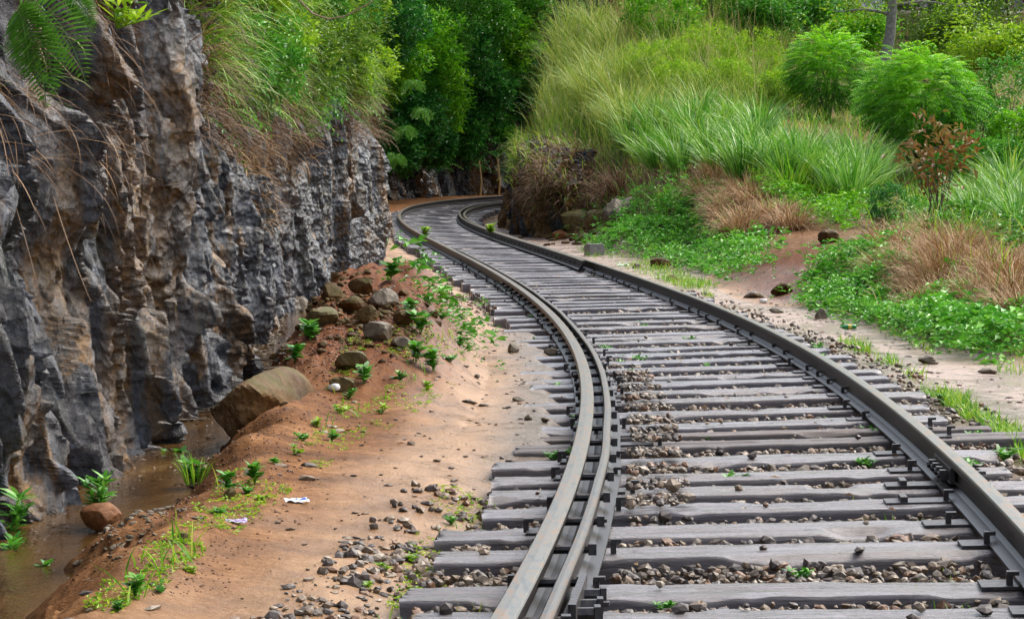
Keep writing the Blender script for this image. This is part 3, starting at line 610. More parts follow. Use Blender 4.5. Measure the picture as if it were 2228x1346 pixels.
RK = [ # px, py (foot), half size in px, height, material, seed, label
    (515, 865, 36, 30, GREYROCK, 21, "dark grey-brown stone in the ditch behind the long boulder"),
    (520, 893, 44, 24, ORANGEROCK, 22, "rough rusty stone in the ditch behind the long boulder"),
    (598, 868, 30, 24, ORANGEROCK, 23, "small bright orange stone behind the long boulder"),
    (590, 850, 34, 28, MOSSROCK, 24, "mossy stone behind the small orange stone"),
    (745, 850, 34, 20, MOSSROCK, 26, "olive stone at the foot of the earth mound"),
    (820, 740, 42, 26, GREYROCK, 27, "broad tan stone on the front of the mound"),
    (870, 755, 24, 15, GREYROCK, 28, "small dark wedge stone right of the broad tan stone"),
    (765, 800, 36, 28, MOSSROCK, 43, "half-buried mossy stone low on the mound's near side"),
    (880, 705, 40, 20, BROWNROCK, 29, "long brown stone lying on the mound crest"),
    (790, 640, 32, 30, BROWNROCK, 30, "upright angular stone topmost on the mound"),
    (760, 680, 34, 26, BROWNROCK, 31, "pale split stone left on the mound crest"),
    (835, 670, 34, 24, GREYROCK, 32, "flat grey stone in the middle of the mound pile"),
    (700, 705, 36, 26, MOSSROCK, 33, "mossy stone on the mound's ditch side"),
    (650, 690, 30, 34, GREYROCK, 34, "grey slab leaning against the cliff behind the mound"),
    (725, 650, 30, 26, BROWNROCK, 35, "brown stone wedged between mound and cliff"),
    (800, 700, 30, 22, BROWNROCK, 44, "blocky brown stone just behind the broad tan stone"),
    (1115, 768, 15, 13, GREYROCK, 36, "lone rounded brown stone on the wet footpath"),
    (1196, 775, 17, 12, GREYROCK, 37, "flat-topped brown stone by the left rail"),
    (1038, 824, 8, 6, GREYROCK, 38, "tiny dark pebble-like stone at the path's left edge"),
    (1150, 913, 12, 8, GREYROCK, 39, "left one of two dark stones on the footpath"),
    (1186, 919, 11, 7, GREYROCK, 40, "right one of two dark stones on the footpath"),
    (1130, 872, 16, 6, GREYROCK, 41, "low flat stone chip on the wet path"),
    (1808, 527, 30, 18, BROWNROCK, 51, "square brown stone on the clearing above the bare mound"),
    (1888, 522, 22, 18, BROWNROCK, 52, "brown stone half hidden by dry grass right of the clearing"),
    (1700, 641, 30, 18, BROWNROCK, 53, "reddish stone at the foot of the bare earth slope"),
    (1640, 648, 26, 12, GREYROCK, 54, "low grey stone at the foot of the bare earth slope"),
    (1786, 693, 14, 16, GREYROCK, 55, "dark rounded stone beside the green bottle path"),
    (1778, 674, 14, 14, GREYROCK, 56, "black stone under the ground plants"),
    (1690, 682, 17, 8, GREYROCK, 57, "flat dark stone in the wet right path"),
    (1435, 583, 26, 14, BROWNROCK, 58, "brown slab stone at the foot of the leafy bank"),
    (1478, 580, 22, 11, BROWNROCK, 59, "second brown slab stone beside the leafy bank"),
    (1386, 583, 11, 8, GREYROCK, 60, "small black stone on the grass by the right path"),
    (1460, 612, 16, 9, BROWNROCK, 61, "brown clod beside the right rail"),
    (1250, 500, 42, 34, MOSSROCK, 62, "large mossy block below the rock outcrop"),
    (1300, 492, 30, 30, MOSSROCK, 63, "mossy block right of the large one under the dry grass"),
    (1340, 488, 34, 36, GREYROCK, 64, "tall grey rock at the left of the leafy bank"),
    (1225, 520, 24, 14, ORANGEROCK, 65, "reddish rubble stone below the large mossy block"),
    (1195, 490, 26, 26, MOSSROCK, 66, "dark block at the outcrop's foot"),
    (1270, 525, 20, 12, BROWNROCK, 67, "small brown rubble stone by the concrete post"),
    (1365, 460, 30, 22, GREYROCK, 68, "pale grey rock tucked into the bank above the leafy plants"),
    (500, 1085, 14, 18, MOSSROCK, 70, "mossy stone on the ditch edge among weeds"),
    (395, 1175, 18, 14, MOSSROCK, 71, "green and orange stone at the water's edge"),
    (2020, 790, 26, 12, GREYROCK, 72, "brown stone beside the puddle on the far right"),
    (2150, 812, 24, 8, GREYROCK, 73, "flat stone at the right path's edge")]
for (px, py, hw, hh, mt, sd, lab) in RK:
    q = H1(px, py)
    if not np.isfinite(q[1]): continue
    k = q[1] / F; place_rock("stone", q, (hw * k * .9, hw * k * .95, hh * k * .95), rng.random() * 6, mt, sd, lab, "stone", sink=.45, npl=11, soft=.08)
def poly_(n, *c_):
    # random photo pixels inside a convex outline
    c_ = np.array(c_, float); w_ = rng.dirichlet(np.ones(len(c_)) * .7, n); return w_ @ c_
# rubble: loose lumps round the mound pile and under the leafy bank
px = np.concatenate([rng.normal(780, 70, 200), rng.normal(1250, 60, 160), rng.uniform(470, 640, 60)]); py = np.concatenate([rng.normal(700, 45, 200), rng.normal(505, 14, 160), rng.uniform(760, 900, 60)])
P = hit(px, py); P = P[np.isfinite(P[:, 1])]; rb = scatter_stones("rubble", P, P[:, 1] * .0022 * rng.uniform(.5, 1.5, len(P)), BROWNROCK, base=I2); tag(rb, kind="stuff")
px, py = np.concatenate([poly_(500, (430, 900), (470, 740), (620, 700), (640, 760), (520, 900)), poly_(260, (60, 1200), (300, 1030), (480, 940), (520, 1000), (350, 1180), (120, 1320))]).T
P = hit(px, py); P = P[np.isfinite(P[:, 1])]; P[:, 2] = np.maximum(P[:, 2], -.42); rb = scatter_stones("rubble", P, P[:, 1] * .0012 * rng.uniform(.3, 1.8, len(P)) ** 1.5, GREYROCK, base=I2, flat=.5); tag(rb, kind="stuff")
# clods of red earth
px = np.concatenate([rng.normal(820, 110, 2600), rng.uniform(300, 900, 3200)]); py = np.concatenate([rng.normal(740, 55, 2600), rng.uniform(860, 1300, 3200)])
P = hit(px, py); P = P[np.isfinite(P[:, 1])]; s_, d_ = near_track(P[:, 0], P[:, 1]); P = P[(d_ < -2.0) & (P[:, 2] > -.40) & (P[:, 0] < -1.15 + .4 * rng.random(len(P)) ** 2 + 9 * (P[:, 1] > 17))]
CLOD = flat_mat("red_clod", (.12, .05, .02), .7, nscale=20)
cb = scatter_stones("earth_clods", P, P[:, 1] * .0007 * rng.uniform(.25, 1.5, len(P)) ** 1.3, CLOD); tag(cb, kind="stuff")
# ------------------------------------------------------------------ concrete marker and litter
CONC = flat_mat("weathered_concrete", (.2, .19, .18), .6)
q = H1(1293, 556); k = q[1] / F; A = Acc(); A.add(*box(34 * k, 34 * k, 30 * k, (0, 0, 7 * k), .35)); A.add(*box(30 * k, 30 * k, 3 * k, (0, 0, 23.5 * k), .35))
o = A.build("marker_post", CONC); o.location = q; tag(o, "squat square concrete marker post on the grass right of the track", "marker post")
#VEG
# ------------------------------------------------------------------ vegetation builders
def U3(n, a, b): return rng.uniform(a, b, n)
def blades(A, base, az, L, Wd, lean, droop, seg=4, prof='grass', val=None, side=0.):
    """curved blades: start leaning `lean` from the vertical, bend by `droop` along their length"""
    n = len(base)
    if n == 0: return
    B = lambda x: np.broadcast_to(np.asarray(x, float), (n,))
    az, L, Wd, lean, droop = B(az), B(L), B(Wd), B(lean), B(droop)
    h = np.stack([np.cos(az), np.sin(az)], 1); tw = az + np.pi / 2 + rng.uniform(-.9, .9, n); wv = np.stack([np.cos(tw), np.sin(tw), rng.uniform(-.3, .3, n)], 1)
    p = np.array(base, float); rows = []
    for k in range(seg + 1):
        u = k / seg
        wk = (1 - u) ** .75 * (.55 + .45 * min(1, u * 4)) if prof == 'grass' else max(math.sin(math.pi * (u * .94 + .03)), 0) ** .8
        o_ = wv * (Wd * wk * .5 + .0006)[:, None]; rows += [p - o_, p + o_]
        th = lean + droop * ((k + .5) / seg) ** 1.3; st = L / seg
        p = p + np.stack([h[:, 0] * np.sin(th) * st, h[:, 1] * np.sin(th) * st, np.cos(th) * st], 1)
    V = np.stack(rows, 1); q = np.array([[2 * k, 2 * k + 1, 2 * k + 3, 2 * k + 2] for k in range(seg)])
    Fq = q[None] + (np.arange(n) * 2 * (seg + 1))[:, None, None]
    val = rng.random(n) if val is None else B(val)
    A.add(V.reshape(-1, 3), Fq.reshape(-1, 4), np.repeat(val, 2 * (seg + 1)))
def leaves(A, pos, dr, L, Wd, val=None, fold=.25):
    """single pointed leaves, folded a little on the midrib"""
    n = len(pos)
    if n == 0: return
    dr = dr / (np.linalg.norm(dr, axis=1)[:, None] + 1e-9); up = np.array([0, 0, 1.]) + rng.normal(0, .35, (n, 3))
    sd = np.cross(dr, up); sd /= np.linalg.norm(sd, axis=1)[:, None] + 1e-9; nn_ = np.cross(sd, dr)
    L = np.broadcast_to(np.asarray(L, float), (n,))[:, None]; Wd = np.broadcast_to(np.asarray(Wd, float), (n,))[:, None]
    mid = pos + dr * L * .45; tip = pos + dr * L - nn_ * L * .12
    V = np.stack([pos, mid - sd * Wd / 2 + nn_ * Wd * fold, tip, mid + sd * Wd / 2 + nn_ * Wd * fold], 1)
    q = np.array([[0, 3, 2, 1]]); Fq = q[None] + (np.arange(n) * 4)[:, None, None]
    val = rng.random(n) if val is None else np.broadcast_to(val, (n,))
    A.add(V.reshape(-1, 3), Fq.reshape(-1, 4), np.repeat(val, 4))
def rdir(n, zmin=-1., zmax=1.):
    z = rng.uniform(zmin, zmax, n); a = rng.uniform(0, 2 * np.pi, n); r = np.sqrt(1 - z * z); return np.stack([r * np.cos(a), r * np.sin(a), z], 1)
def blob(n, rad, seed=0, lump=.35, shell=.55):
    """points through a crown volume with an uneven outline, mostly near the outside"""
    D = rdir(n); f = 1 + lump * 2 * fbm(D[:, 0] * 2 + seed, D[:, 1] * 2 + D[:, 2] * 2.3, 3, seed)
    r = (shell + (1 - shell) * rng.random(n) ** .6) * f
    return D * r[:, None] * np.array(rad), D
def frond(A, base, dr, L, n, lw, ll, droop=.35, val=None, rachis=True):
    """compound leaves: leaflet pairs along drooping ribs (vectorised over ribs)"""
    m_ = len(base); dr = dr / np.linalg.norm(dr, axis=1)[:, None]; L = np.broadcast_to(L, (m_,))
    val = rng.random(m_) if val is None else np.broadcast_to(val, (m_,))
    side = np.cross(dr, np.array([0, 0, 1.])); side /= np.linalg.norm(side, axis=1)[:, None] + 1e-9
    for k in range(n):
        u = (k + .6) / n; p = base + dr * (L * u)[:, None]; p[:, 2] -= L * droop * u * u
        t = dr.copy(); t[:, 2] -= 2 * droop * u; sc_ = math.sin(math.pi * min(1, .25 + .75 * u)) * .5 + .5 if u > .3 else .8
        for sg_ in (-1, 1):
            d = side * sg_ * .85 + t * .45; d[:, 2] -= .25; leaves(A, p, d, ll * sc_, lw * sc_, val + rng.uniform(-.08, .08, m_), .15)
def crown_leafy(A, rad, n, ll, lw, seed, zc=0, lump=.35, clump=9, shell=.5, val=None):
    P_, D_ = blob(n, rad, seed, lump, shell); P_[:, 2] += zc
    Q = np.repeat(P_, clump, 0); DD = np.repeat(D_, clump, 0)
    d = rdir(len(Q), -.6, .9) + DD * .7; Q = Q + rdir(len(Q)) * rng.random((len(Q), 1)) * ll * 1.3
    v = np.repeat(rng.random(n), clump) * .6 + rng.random(len(Q)) * .4
    leaves(A, Q, d, ll * rng.uniform(.6, 1.2, len(Q)), lw * rng.uniform(.7, 1.2, len(Q)), v if val is None else val)
def stems(A, top_pts, base_r, r0, r1, k=5):
    for t_ in top_pts:
        b = np.array([rng.normal(0, base_r), rng.normal(0, base_r), 0.]); mid = b * .5 + t_ * .5 + rng.normal(0, .06, 3) * np.linalg.norm(t_)
        u = np.linspace(0, 1, k)[:, None]; P_ = (1 - u) ** 2 * b + 2 * u * (1 - u) * mid + u * u * t_
        A.add(*tube(P_, np.linspace(r0, r1, k), 5))
G_BLUE = leaf_mat("blue_green_grass", [(0.03, 0.14, 0.01), (0.08, 0.28, 0.022), (0.19, 0.43, 0.05), (0.36, 0.56, 0.14)], .38, .3, .5)
G_PALE = leaf_mat("pale_tall_grass", [(.08, .2, .01), (.19, .33, .03), (.36, .46, .07), (.5, .5, .16)], .45, .35)
G_FINE = leaf_mat("fresh_grass", [(.05, .2, .008), (.12, .34, .015), (.24, .48, .03), (.42, .5, .06)], .45, .35)
G_DRY = leaf_mat("dry_straw", [(0.121, 0.068, 0.027), (0.270, 0.155, 0.068), (0.432, 0.270, 0.135), (0.567, 0.405, 0.230)], .6, .15, .3)
G_DRYD = leaf_mat("dark_dry_grass", [(0.047, 0.024, 0.014), (0.121, 0.068, 0.034), (0.230, 0.135, 0.068), (0.351, 0.230, 0.135)], .6, .15, .3)
G_STALK = leaf_mat("tan_stalks", [(0.338, 0.230, 0.095), (0.513, 0.365, 0.176), (0.600, 0.513, 0.297)], .6, .2, .3)
L_BRIGHT = leaf_mat("bright_leaves", [(.03, .16, .004), (.08, .3, .006), (.17, .46, .012), (.32, .58, .03)], .38, .35)
L_LIME = leaf_mat("lime_leaves", [(.03, .15, .004), (.1, .36, .006), (.22, .56, .012), (.38, .68, .03)], .5, .4)
L_GROUND = leaf_mat("ground_plant_leaves", [(.02, .12, .008), (.05, .22, .014), (.1, .34, .03), (.18, .42, .05)], .38, .3)
L_GCOV = leaf_mat("ground_cover_leaves", [(.03, .18, .01), (.07, .31, .02), (.15, .46, .035), (.28, .55, .08)], .38, .3)
L_DEEP = leaf_mat("deep_green_leaves", [(.008, .07, .012), (.02, .14, .02), (.05, .24, .03), (.12, .34, .05)], .4, .3)
L_YELL = leaf_mat("yellow_green_leaves", [(.08, .22, .006), (.17, .36, .012), (.3, .5, .02), (.42, .56, .05)], .45, .4)
L_RED = leaf_mat("reddish_leaves", [(0.121, 0.041, 0.016), (0.230, 0.095, 0.027), (0.189, 0.162, 0.041), (0.351, 0.162, 0.054)], .45, .3)
L_OLIVE = leaf_mat("olive_leaves", [(.02, .07, .004), (.05, .14, .01), (.12, .24, .015), (.22, .32, .03)], .45, .3)
BARK = rock_mat("bark", [(.05, .035, .02), (.12, .09, .06), (.2, .16, .12)], (.6, .8), 6, .02)
BARKP = rock_mat("pale_bark", [(.12, .11, .1), (.24, .23, .22), (.36, .35, .33)], (.6, .8), 8, .01)
def inrect(n, x0, y0, x1, y1): return rng.uniform(x0, x1, n), rng.uniform(y0, y1, n)
def poly_pts(n, poly):
    """random photo pixels inside a polygon"""
    poly = np.array(poly, float); x0, y0 = poly.min(0); x1, y1 = poly.max(0); out = []
    while sum(len(o) for o in out) < n:
        x, y = rng.uniform(x0, x1, n * 3), rng.uniform(y0, y1, n * 3); c = np.zeros(len(x), bool)
        for (ax, ay), (bx, by) in zip(poly, np.roll(poly, -1, 0)):
            with np.errstate(divide='ignore', invalid='ignore'): c ^= ((ay > y) != (by > y)) & (x < (bx - ax) * (y - ay) / (by - ay) + ax)
        out.append(np.stack([x[c], y[c]], 1))
    return np.concatenate(out)[:n]
def hitp(n, poly):
    q = poly_pts(n, poly); P_ = hit(q[:, 0], q[:, 1]); return P_[np.isfinite(P_[:, 1])]
# --- grass tufts (each a thing)
def tuft_mesh(name, n, L, Wd, mat, seed, spread=.9, rad=.15, droop=1.5, seg=5):
    A = Acc(); a = rng.uniform(0, 6.28, n); r = rad * np.sqrt(rng.random(n)); b = np.stack([r * np.cos(a), r * np.sin(a), -.03 + 0 * r], 1)
    blades(A, b, a + rng.normal(0, .5, n), L * rng.uniform(.55, 1.1, n), Wd * rng.uniform(.6, 1.2, n), rng.uniform(.02, .55, n) * spread, rng.uniform(.4, 1., n) * droop, seg)
    me = A.build(name, mat); d = me.data; bpy.data.objects.remove(me); return d
def tufts(name, spots, meshes, label, cat, group, s0=.8, s1=1.2, labels=None):
    for i, (px, py) in enumerate(spots):
        q = H1(px, py)
        if not np.isfinite(q[1]): continue
        o = link(bpy.data.objects.new(name, meshes[i % len(meshes)])); o.location = q; o.rotation_euler = (rng.normal(0, .06), rng.normal(0, .06), rng.random() * 6.28)
        sc_ = rng.uniform(s0, s1); o.scale = (sc_, sc_, sc_ * rng.uniform(.9, 1.15)); tag(o, label if not labels or i not in labels else labels[i], cat, group)
TB = [tuft_mesh("tuft", 170, 1.25, .032, G_BLUE, k) for k in range(5)]
TP = [tuft_mesh("tuft", 240, 1.7, .02, G_PALE, k, .8, .25, 1.9, 6) for k in range(4)]
TF = [tuft_mesh("tuft", 130, .75, .016, G_FINE, k, 1., .15, 1.6) for k in range(3)]
TD = [tuft_mesh("tuft", 520, .8, .014, G_DRY, k, 1.6, .25, 2.0, 4) for k in range(4)]
TDD = [tuft_mesh("tuft", 300, 1.0, .014, G_DRYD, k, 1.9, .2, 2.2, 5) for k in range(3)]
sp_ = [(1370, 330), (1420, 310), (1460, 345), (1500, 320), (1540, 350), (1580, 325), (1620, 355), (1480, 380), (1430, 370), (1560, 385), (1650, 330), (1520, 290), (1600, 290), (1440, 280), (1660, 300),
       (1690, 380), (1720, 350), (1740, 400), (1760, 370), (1780, 420), (1650, 390), (1700, 410), (1610, 400)]
tufts("grass_tuft", sp_, TB, "broad-bladed blue-green grass tuft in the mass on the right slope", "grass tuft", "blue-green grass tufts on the right slope", .8, 1.15)
sp_ = [(1850, 452), (1822, 440), (1880, 440), (1800, 425), (1905, 425), (1840, 415), (1870, 405)]
tufts("grass_tuft", sp_, TB, "broad-bladed green grass tuft in the big fountain-shaped clump above the clearing", "grass tuft", "grass tufts of the big clump above the clearing", 1., 1.25)
sp_ = [(1150, 190), (1175, 150), (1190, 110), (1230, 180), (1230, 120), (1260, 230), (1270, 150), (1290, 90), (1310, 190), (1330, 130), (1290, 250), (1340, 240), (1360, 190), (1380, 120), (1150, 120), (1210, 60), (1250, 50), (1300, 40), (1350, 60), (1330, 290), (1370, 300)]
tufts("grass_tuft", sp_, TP, "tall pale feathery grass tuft on the hill above the rock outcrop", "grass tuft", "pale feathery grass tufts above the outcrop", .85, 1.3)
sp_ = [(1260, 410), (1290, 400), (1320, 410), (1290, 445), (1330, 440), (1350, 420), (1270, 370), (1300, 375), (1250, 395)]
tufts("dry_grass_clump", sp_, TDD, "brown dead grass clump hanging down the bank over the outcrop", "dry grass", "brown dead grass above the mossy blocks", .7, 1.1)
sp_ = [(1560, 400), (1580, 375), (1590, 430), (1620, 440), (1600, 470), (1640, 460), (1560, 455), (1540, 440), (1660, 490), (1630, 505), (1690, 485), (1720, 500), (1610, 520), (1580, 490)]
tufts("dry_grass_clump", sp_, TD, "matted straw-brown dry grass clump on the bank left of the clearing", "dry grass", "dry grass on the bank left of the clearing", .7, 1.05)
sp_ = [(1930, 560), (1960, 580), (1990, 560), (2020, 590), (1950, 620), (2000, 620), (2040, 560), (2060, 600), (2090, 580), (1920, 540), (1980, 530), (2030, 530), (2080, 620), (2050, 640), (2110, 560), (2000, 650), (2030, 680), (1975, 600), (2070, 650)]
tufts("dry_grass_clump", sp_, TD, "matted straw-brown dry grass clump right of the clearing", "dry grass", "dry grass heap right of the clearing", .6, .95)
sp_ = [(2150, 660), (2180, 690), (2210, 660), (2200, 620), (2170, 630), (2225, 700), (2215, 590), (2150, 600), (2120, 680)]
tufts("dry_grass_clump", sp_, TD, "straw-brown dry grass clump at the right edge", "dry grass", "dry grass at the right edge", .55, .85)
sp_ = [(2180, 470), (2200, 450), (2225, 480), (2210, 510), (2130, 470), (2100, 440), (2150, 440), (2080, 470), (2120, 500), (2225, 430)]
tufts("grass_tuft", sp_, TB, "green grass tuft by the right edge beside the red-leaved sapling", "grass tuft", "green grass tufts by the right edge", .5, .75)
tufts("grass_tuft", [(1450, 300), (1530, 330), (1600, 320), (1690, 360), (1750, 410), (1800, 400), (1400, 350), (1560, 300), (1900, 400), (2120, 460), (2190, 430), (1720, 430)], TF, "finer yellow-green grass tuft growing among the broad blue-green ones", "grass tuft", "finer grass tufts among the broad ones", 1.2, 1.9)
# --- uncountable cover
def cover(name, poly, n, mats, kind):
    P_ = hitp(n, poly); P_ += rng.normal(0, 1, P_.shape) * (.2, .5, 0) * (kind != 'short'); P_[:, 2] = gz(P_[:, 0], P_[:, 1]); s_, d_ = near_track(P_[:, 0], P_[:, 1]); P_ = P_[np.abs(d_) > 1.25]
    if kind == 'short': P_ = P_[vn(P_[:, 0] * 3.5, P_[:, 1] * 1.4, 93) > .38 + .25 * rng.random(len(P_))]
    A = Acc(); n = len(P_); a = rng.uniform(0, 6.28, n)
    if kind == 'grass': blades(A, P_, a, rng.uniform(.3, .75, n), .018, rng.uniform(0, .5, n), rng.uniform(.4, 1.6, n), 4)
    if kind == 'short': blades(A, P_, a, rng.uniform(.05, .16, n), .009, rng.uniform(0, .7, n), rng.uniform(.2, 1.4, n), 3)
    if kind == 'tall': blades(A, P_, a, rng.uniform(.8, 1.7, n), .016, rng.uniform(0, .3, n), rng.uniform(.3, 1.8, n), 5)
    if kind == 'stalk': blades(A, P_, a, rng.uniform(1.2, 2.6, n), .016, rng.uniform(0, .35, n), rng.uniform(0, .5, n), 4)
    if kind == 'dry': blades(A, P_, a, rng.uniform(.15, .5, n), .013, rng.uniform(.3, 1.5, n), rng.uniform(.2, 1.4, n), 3)
    if kind == 'leafy':
        h = rng.uniform(.02, .32, n) * (.4 + 1.2 * vn(P_[:, 0] * 2.2, P_[:, 1] * 1.1, 4)); c = 6
        Q = np.repeat(P_, c, 0); Q[:, 2] += np.repeat(h, c); Q += rdir(len(Q)) * .04; d = rdir(len(Q), -.25, .5)
        gs = np.repeat(rng.choice([.55, .8, 1.1, 1.6], n, p=[.3, .35, .25, .1]), c); leaves(A, Q, d, gs * rng.uniform(.05, .095, len(Q)), gs * rng.uniform(.03, .055, len(Q)), np.repeat(rng.random(n), c) * .5 + .5 * rng.random(len(Q)))
    o = A.build(name, mats); return tag(o, kind="stuff")
cover("grass", [(1130, 420), (1120, 60), (1200, 0), (2228, 0), (2228, 560), (2060, 520), (1880, 470), (1700, 440), (1560, 380), (1250, 400)], 16000, G_FINE, 'grass')
cover("tall_grass", [(1130, 300), (1130, 60), (1200, 0), (1740, 0), (1700, 250), (1400, 320)], 9000, G_PALE, 'tall')
cover("grass_stalks", [(1320, 130), (1330, 0), (1460, 0), (1450, 130)], 260, G_STALK, 'stalk')
cover("grass_stalks", [(1480, 230), (1500, 0), (1760, 0), (1650, 260)], 170, G_STALK, 'stalk')
cover("dry_grass", [(1180, 460), (1200, 330), (1560, 360), (1650, 400), (1740, 470), (1700, 510), (1600, 540), (1500, 450), (1300, 480)], 9000, G_DRYD, 'dry')
cover("dry_grass", [(1900, 500), (1930, 480), (1960, 520), (1900, 620), (1950, 680), (2228, 760), (2228, 560), (2040, 500)], 9000, G_DRY, 'dry')
cover("ground_cover_plants", [(1290, 540), (1320, 480), (1400, 440), (1480, 420), (1560, 470), (1620, 540), (1670, 570), (1650, 610), (1600, 610), (1480, 590), (1380, 560)], 2800, L_GCOV, 'leafy')
cover("ground_cover_plants", [(1770, 660), (1790, 600), (1850, 560), (1900, 600), (1980, 660), (2100, 700), (2228, 740), (2228, 790), (2100, 775), (1950, 720), (1820, 690)], 3000, L_GCOV, 'leafy')
cover("ground_cover_plants", [(1640, 420), (1700, 400), (1900, 460), (1880, 500), (1780, 500), (1690, 470)], 1300, L_BRIGHT, 'leafy')
cover("ground_cover_plants", [(1960, 470), (2228, 420), (2228, 580), (2100, 560), (1990, 520)], 1700, L_GROUND, 'leafy')
cover("dry_grass", [(1130, 400), (1130, 80), (1700, 60), (2228, 200), (2228, 500), (1900, 480)], 2500, G_DRY, 'dry')
cover("grass", [(1180, 480), (1400, 400), (1700, 450), (1650, 500), (1500, 500)], 250, G_FINE, 'grass')
cover("grass", [(1880, 480), (2228, 560), (2228, 720), (1950, 640)], 250, G_FINE, 'grass')
cover("ground_cover_plants", [(1180, 500), (1400, 420), (1560, 420), (1640, 520), (1640, 590), (1480, 580), (1300, 540)], 450, L_GROUND, 'leafy')
cover("short_grass", [(1250, 540), (1330, 545), (1500, 600), (1600, 640), (1560, 655), (1400, 600), (1280, 560)], 3500, G_FINE, 'short')
cover("short_grass", [(1800, 740), (1850, 740), (2060, 850), (2228, 960), (2228, 1010), (2130, 930), (1990, 850), (1840, 760)], 3500, G_FINE, 'short')
cover("short_grass", [(2228, 770), (2228, 820), (2060, 790), (1900, 720), (1900, 700)], 900, G_FINE, 'short')
cover("short_grass", [(700, 960), (730, 800), (860, 760), (1010, 720), (1010, 780), (900, 850), (800, 900)], 130, G_FINE, 'short')
cover("short_grass", [(380, 1150), (470, 1060), (600, 1060), (560, 1130), (300, 1320), (200, 1330)], 120, G_FINE, 'short')
cover("ground_cover_plants", [(920, 640), (960, 670), (1030, 755), (1015, 770), (950, 700), (910, 650)], 90, L_GROUND, 'leafy')
def rim(name, n, t0, t1, mat, L, Wd, lean, droop):
    i = np.clip(np.searchsorted(RTs, rng.uniform(t0, t1, n)), 0, len(RTs) - 1); j = len(RZs) - 26 + rng.integers(0, 30, n); P_ = RV[i, np.clip(j, 0, RV.shape[1] - 1)] + rng.normal(0, .08, (n, 3)); A = Acc()
    blades(A, P_, rng.normal(-2.2, .8, n), rng.uniform(L[0], L[1], n), Wd, rng.uniform(*lean, n), rng.uniform(*droop, n), 5); return tag(A.build(name, mat), kind="stuff")
rim("hanging_dry_grass", 1500, 0, 3.2, G_DRYD, (.35, .95), .02, (.5, 1.4), (.9, 1.8))
rim("hanging_grass", 1500, 0, 22, G_PALE, (.3, .75), .022, (.1, 1.1), (.8, 2.))
rim("hanging_grass", 700, 0, 22, G_FINE, (.25, .6), .022, (.1, 1.1), (.8, 2.))
# --- bushes
def bush(name, pos, rad, zc, label, cat, mat, builder, group=None, nst=7, stem_mat=None, sr=(.02, .006)):
    e = empty(name, pos, rng.random() * 6.28, label, cat, group); A = Acc(); builder(A); A.build("foliage", mat, e)
    B_ = Acc(); P_, _ = blob(nst, np.array(rad) * .8, 3, .1, .7); P_[:, 2] = np.abs(P_[:, 2]) * .6 + zc * .8; stems(B_, P_, min(rad[0], .1), sr[0], sr[1]); B_.build("stem", stem_mat or BARK, e); return e
def pinnate(rad, n, seed, L=.42, zc=1.3):
    def f(A):
        P_, D_ = blob(n, rad, seed, .3, .45); P_[:, 2] += zc; D_ = D_ * np.array([1, 1, .5]) + rng.normal(0, .3, (n, 3)); D_[:, 2] += .2
        v = np.clip(.35 + .35 * (P_[:, 2] - zc) / rad[2] + rng.normal(0, .17, n), 0, 1)  # leaf value rises with height in the crown, so upper leaves are paler
        frond(A, P_, D_, L * rng.uniform(.7, 1.2, n), 8, .035, .12, .45, v)
    return f
def P3(px, py): q = H1(px, py); return q
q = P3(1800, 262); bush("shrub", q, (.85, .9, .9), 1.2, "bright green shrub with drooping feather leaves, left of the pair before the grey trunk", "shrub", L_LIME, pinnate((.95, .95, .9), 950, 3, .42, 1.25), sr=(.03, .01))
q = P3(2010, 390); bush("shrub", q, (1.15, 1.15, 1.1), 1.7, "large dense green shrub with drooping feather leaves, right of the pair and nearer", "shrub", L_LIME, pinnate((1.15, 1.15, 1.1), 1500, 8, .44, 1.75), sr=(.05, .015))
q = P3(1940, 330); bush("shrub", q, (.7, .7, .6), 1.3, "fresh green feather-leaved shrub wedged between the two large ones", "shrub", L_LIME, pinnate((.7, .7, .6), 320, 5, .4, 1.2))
for k, (px, py, r, h) in enumerate([(1430, 200, 1., .7), (1540, 190, .9, .9), (1640, 215, .9, .9), (1590, 235, .7, .6), (1480, 235, .8, .6), (1690, 240, .6, .5)]):
    q = P3(px, py); bush("shrub", q, (r, r, h), h, "low feathery yellow-green shrub in the row above the blue-green grass", "shrub", L_YELL, lambda A: (crown_leafy(A, (r, r, h), 420, .1, .03, k + 20, h, clump=10)), "feathery yellow-green shrubs above the grass")
for k, (px, py, r, h, lab) in enumerate([(1440, 110, 1.1, 1.0, "rounded fresh green shrub below the tan stalks on the hill"), (1520, 60, 1.2, 1.3, "taller fresh green shrub right of the tan stalks"), (1390, 60, .7, .8, "small fresh green shrub just left of the tan stalks on the hill"), (1600, 90, 1.1, 1.2, "loose green shrub in the upper middle of the hillside")]):
    q = P3(px, py); bush("shrub", q, (r, r, h), h, lab, "shrub", L_BRIGHT, lambda A: crown_leafy(A, (r, r, h), 420, .13, .07, k + 30, h, clump=9))
q = P3(1935, 492); bush("shrub", q, (.35, .35, .3), .3, "small dark dense bush at the right foot of the big grass clump", "shrub", L_DEEP, lambda A: crown_leafy(A, (.42, .42, .36), 260, .06, .03, 41, .35, clump=9))
q = P3(2040, 500); e = bush("sapling", q, (.35, .35, .5), .9, "red-leaved bare-stemmed sapling rising out of the dry grass", "sapling", L_RED, lambda A: crown_leafy(A, (.55, .55, .55), 70, .17, .07, 42, 1.05, clump=4, shell=.2), nst=14, sr=(.012, .004))
q = P3(2210, 350); bush("shrub", q, (.5, .5, .4), .6, "glossy green shrub at the right edge above the pole rail", "shrub", L_BRIGHT, lambda A: crown_leafy(A, (.6, .6, .45), 240, .1, .06, 43, .6, clump=8))
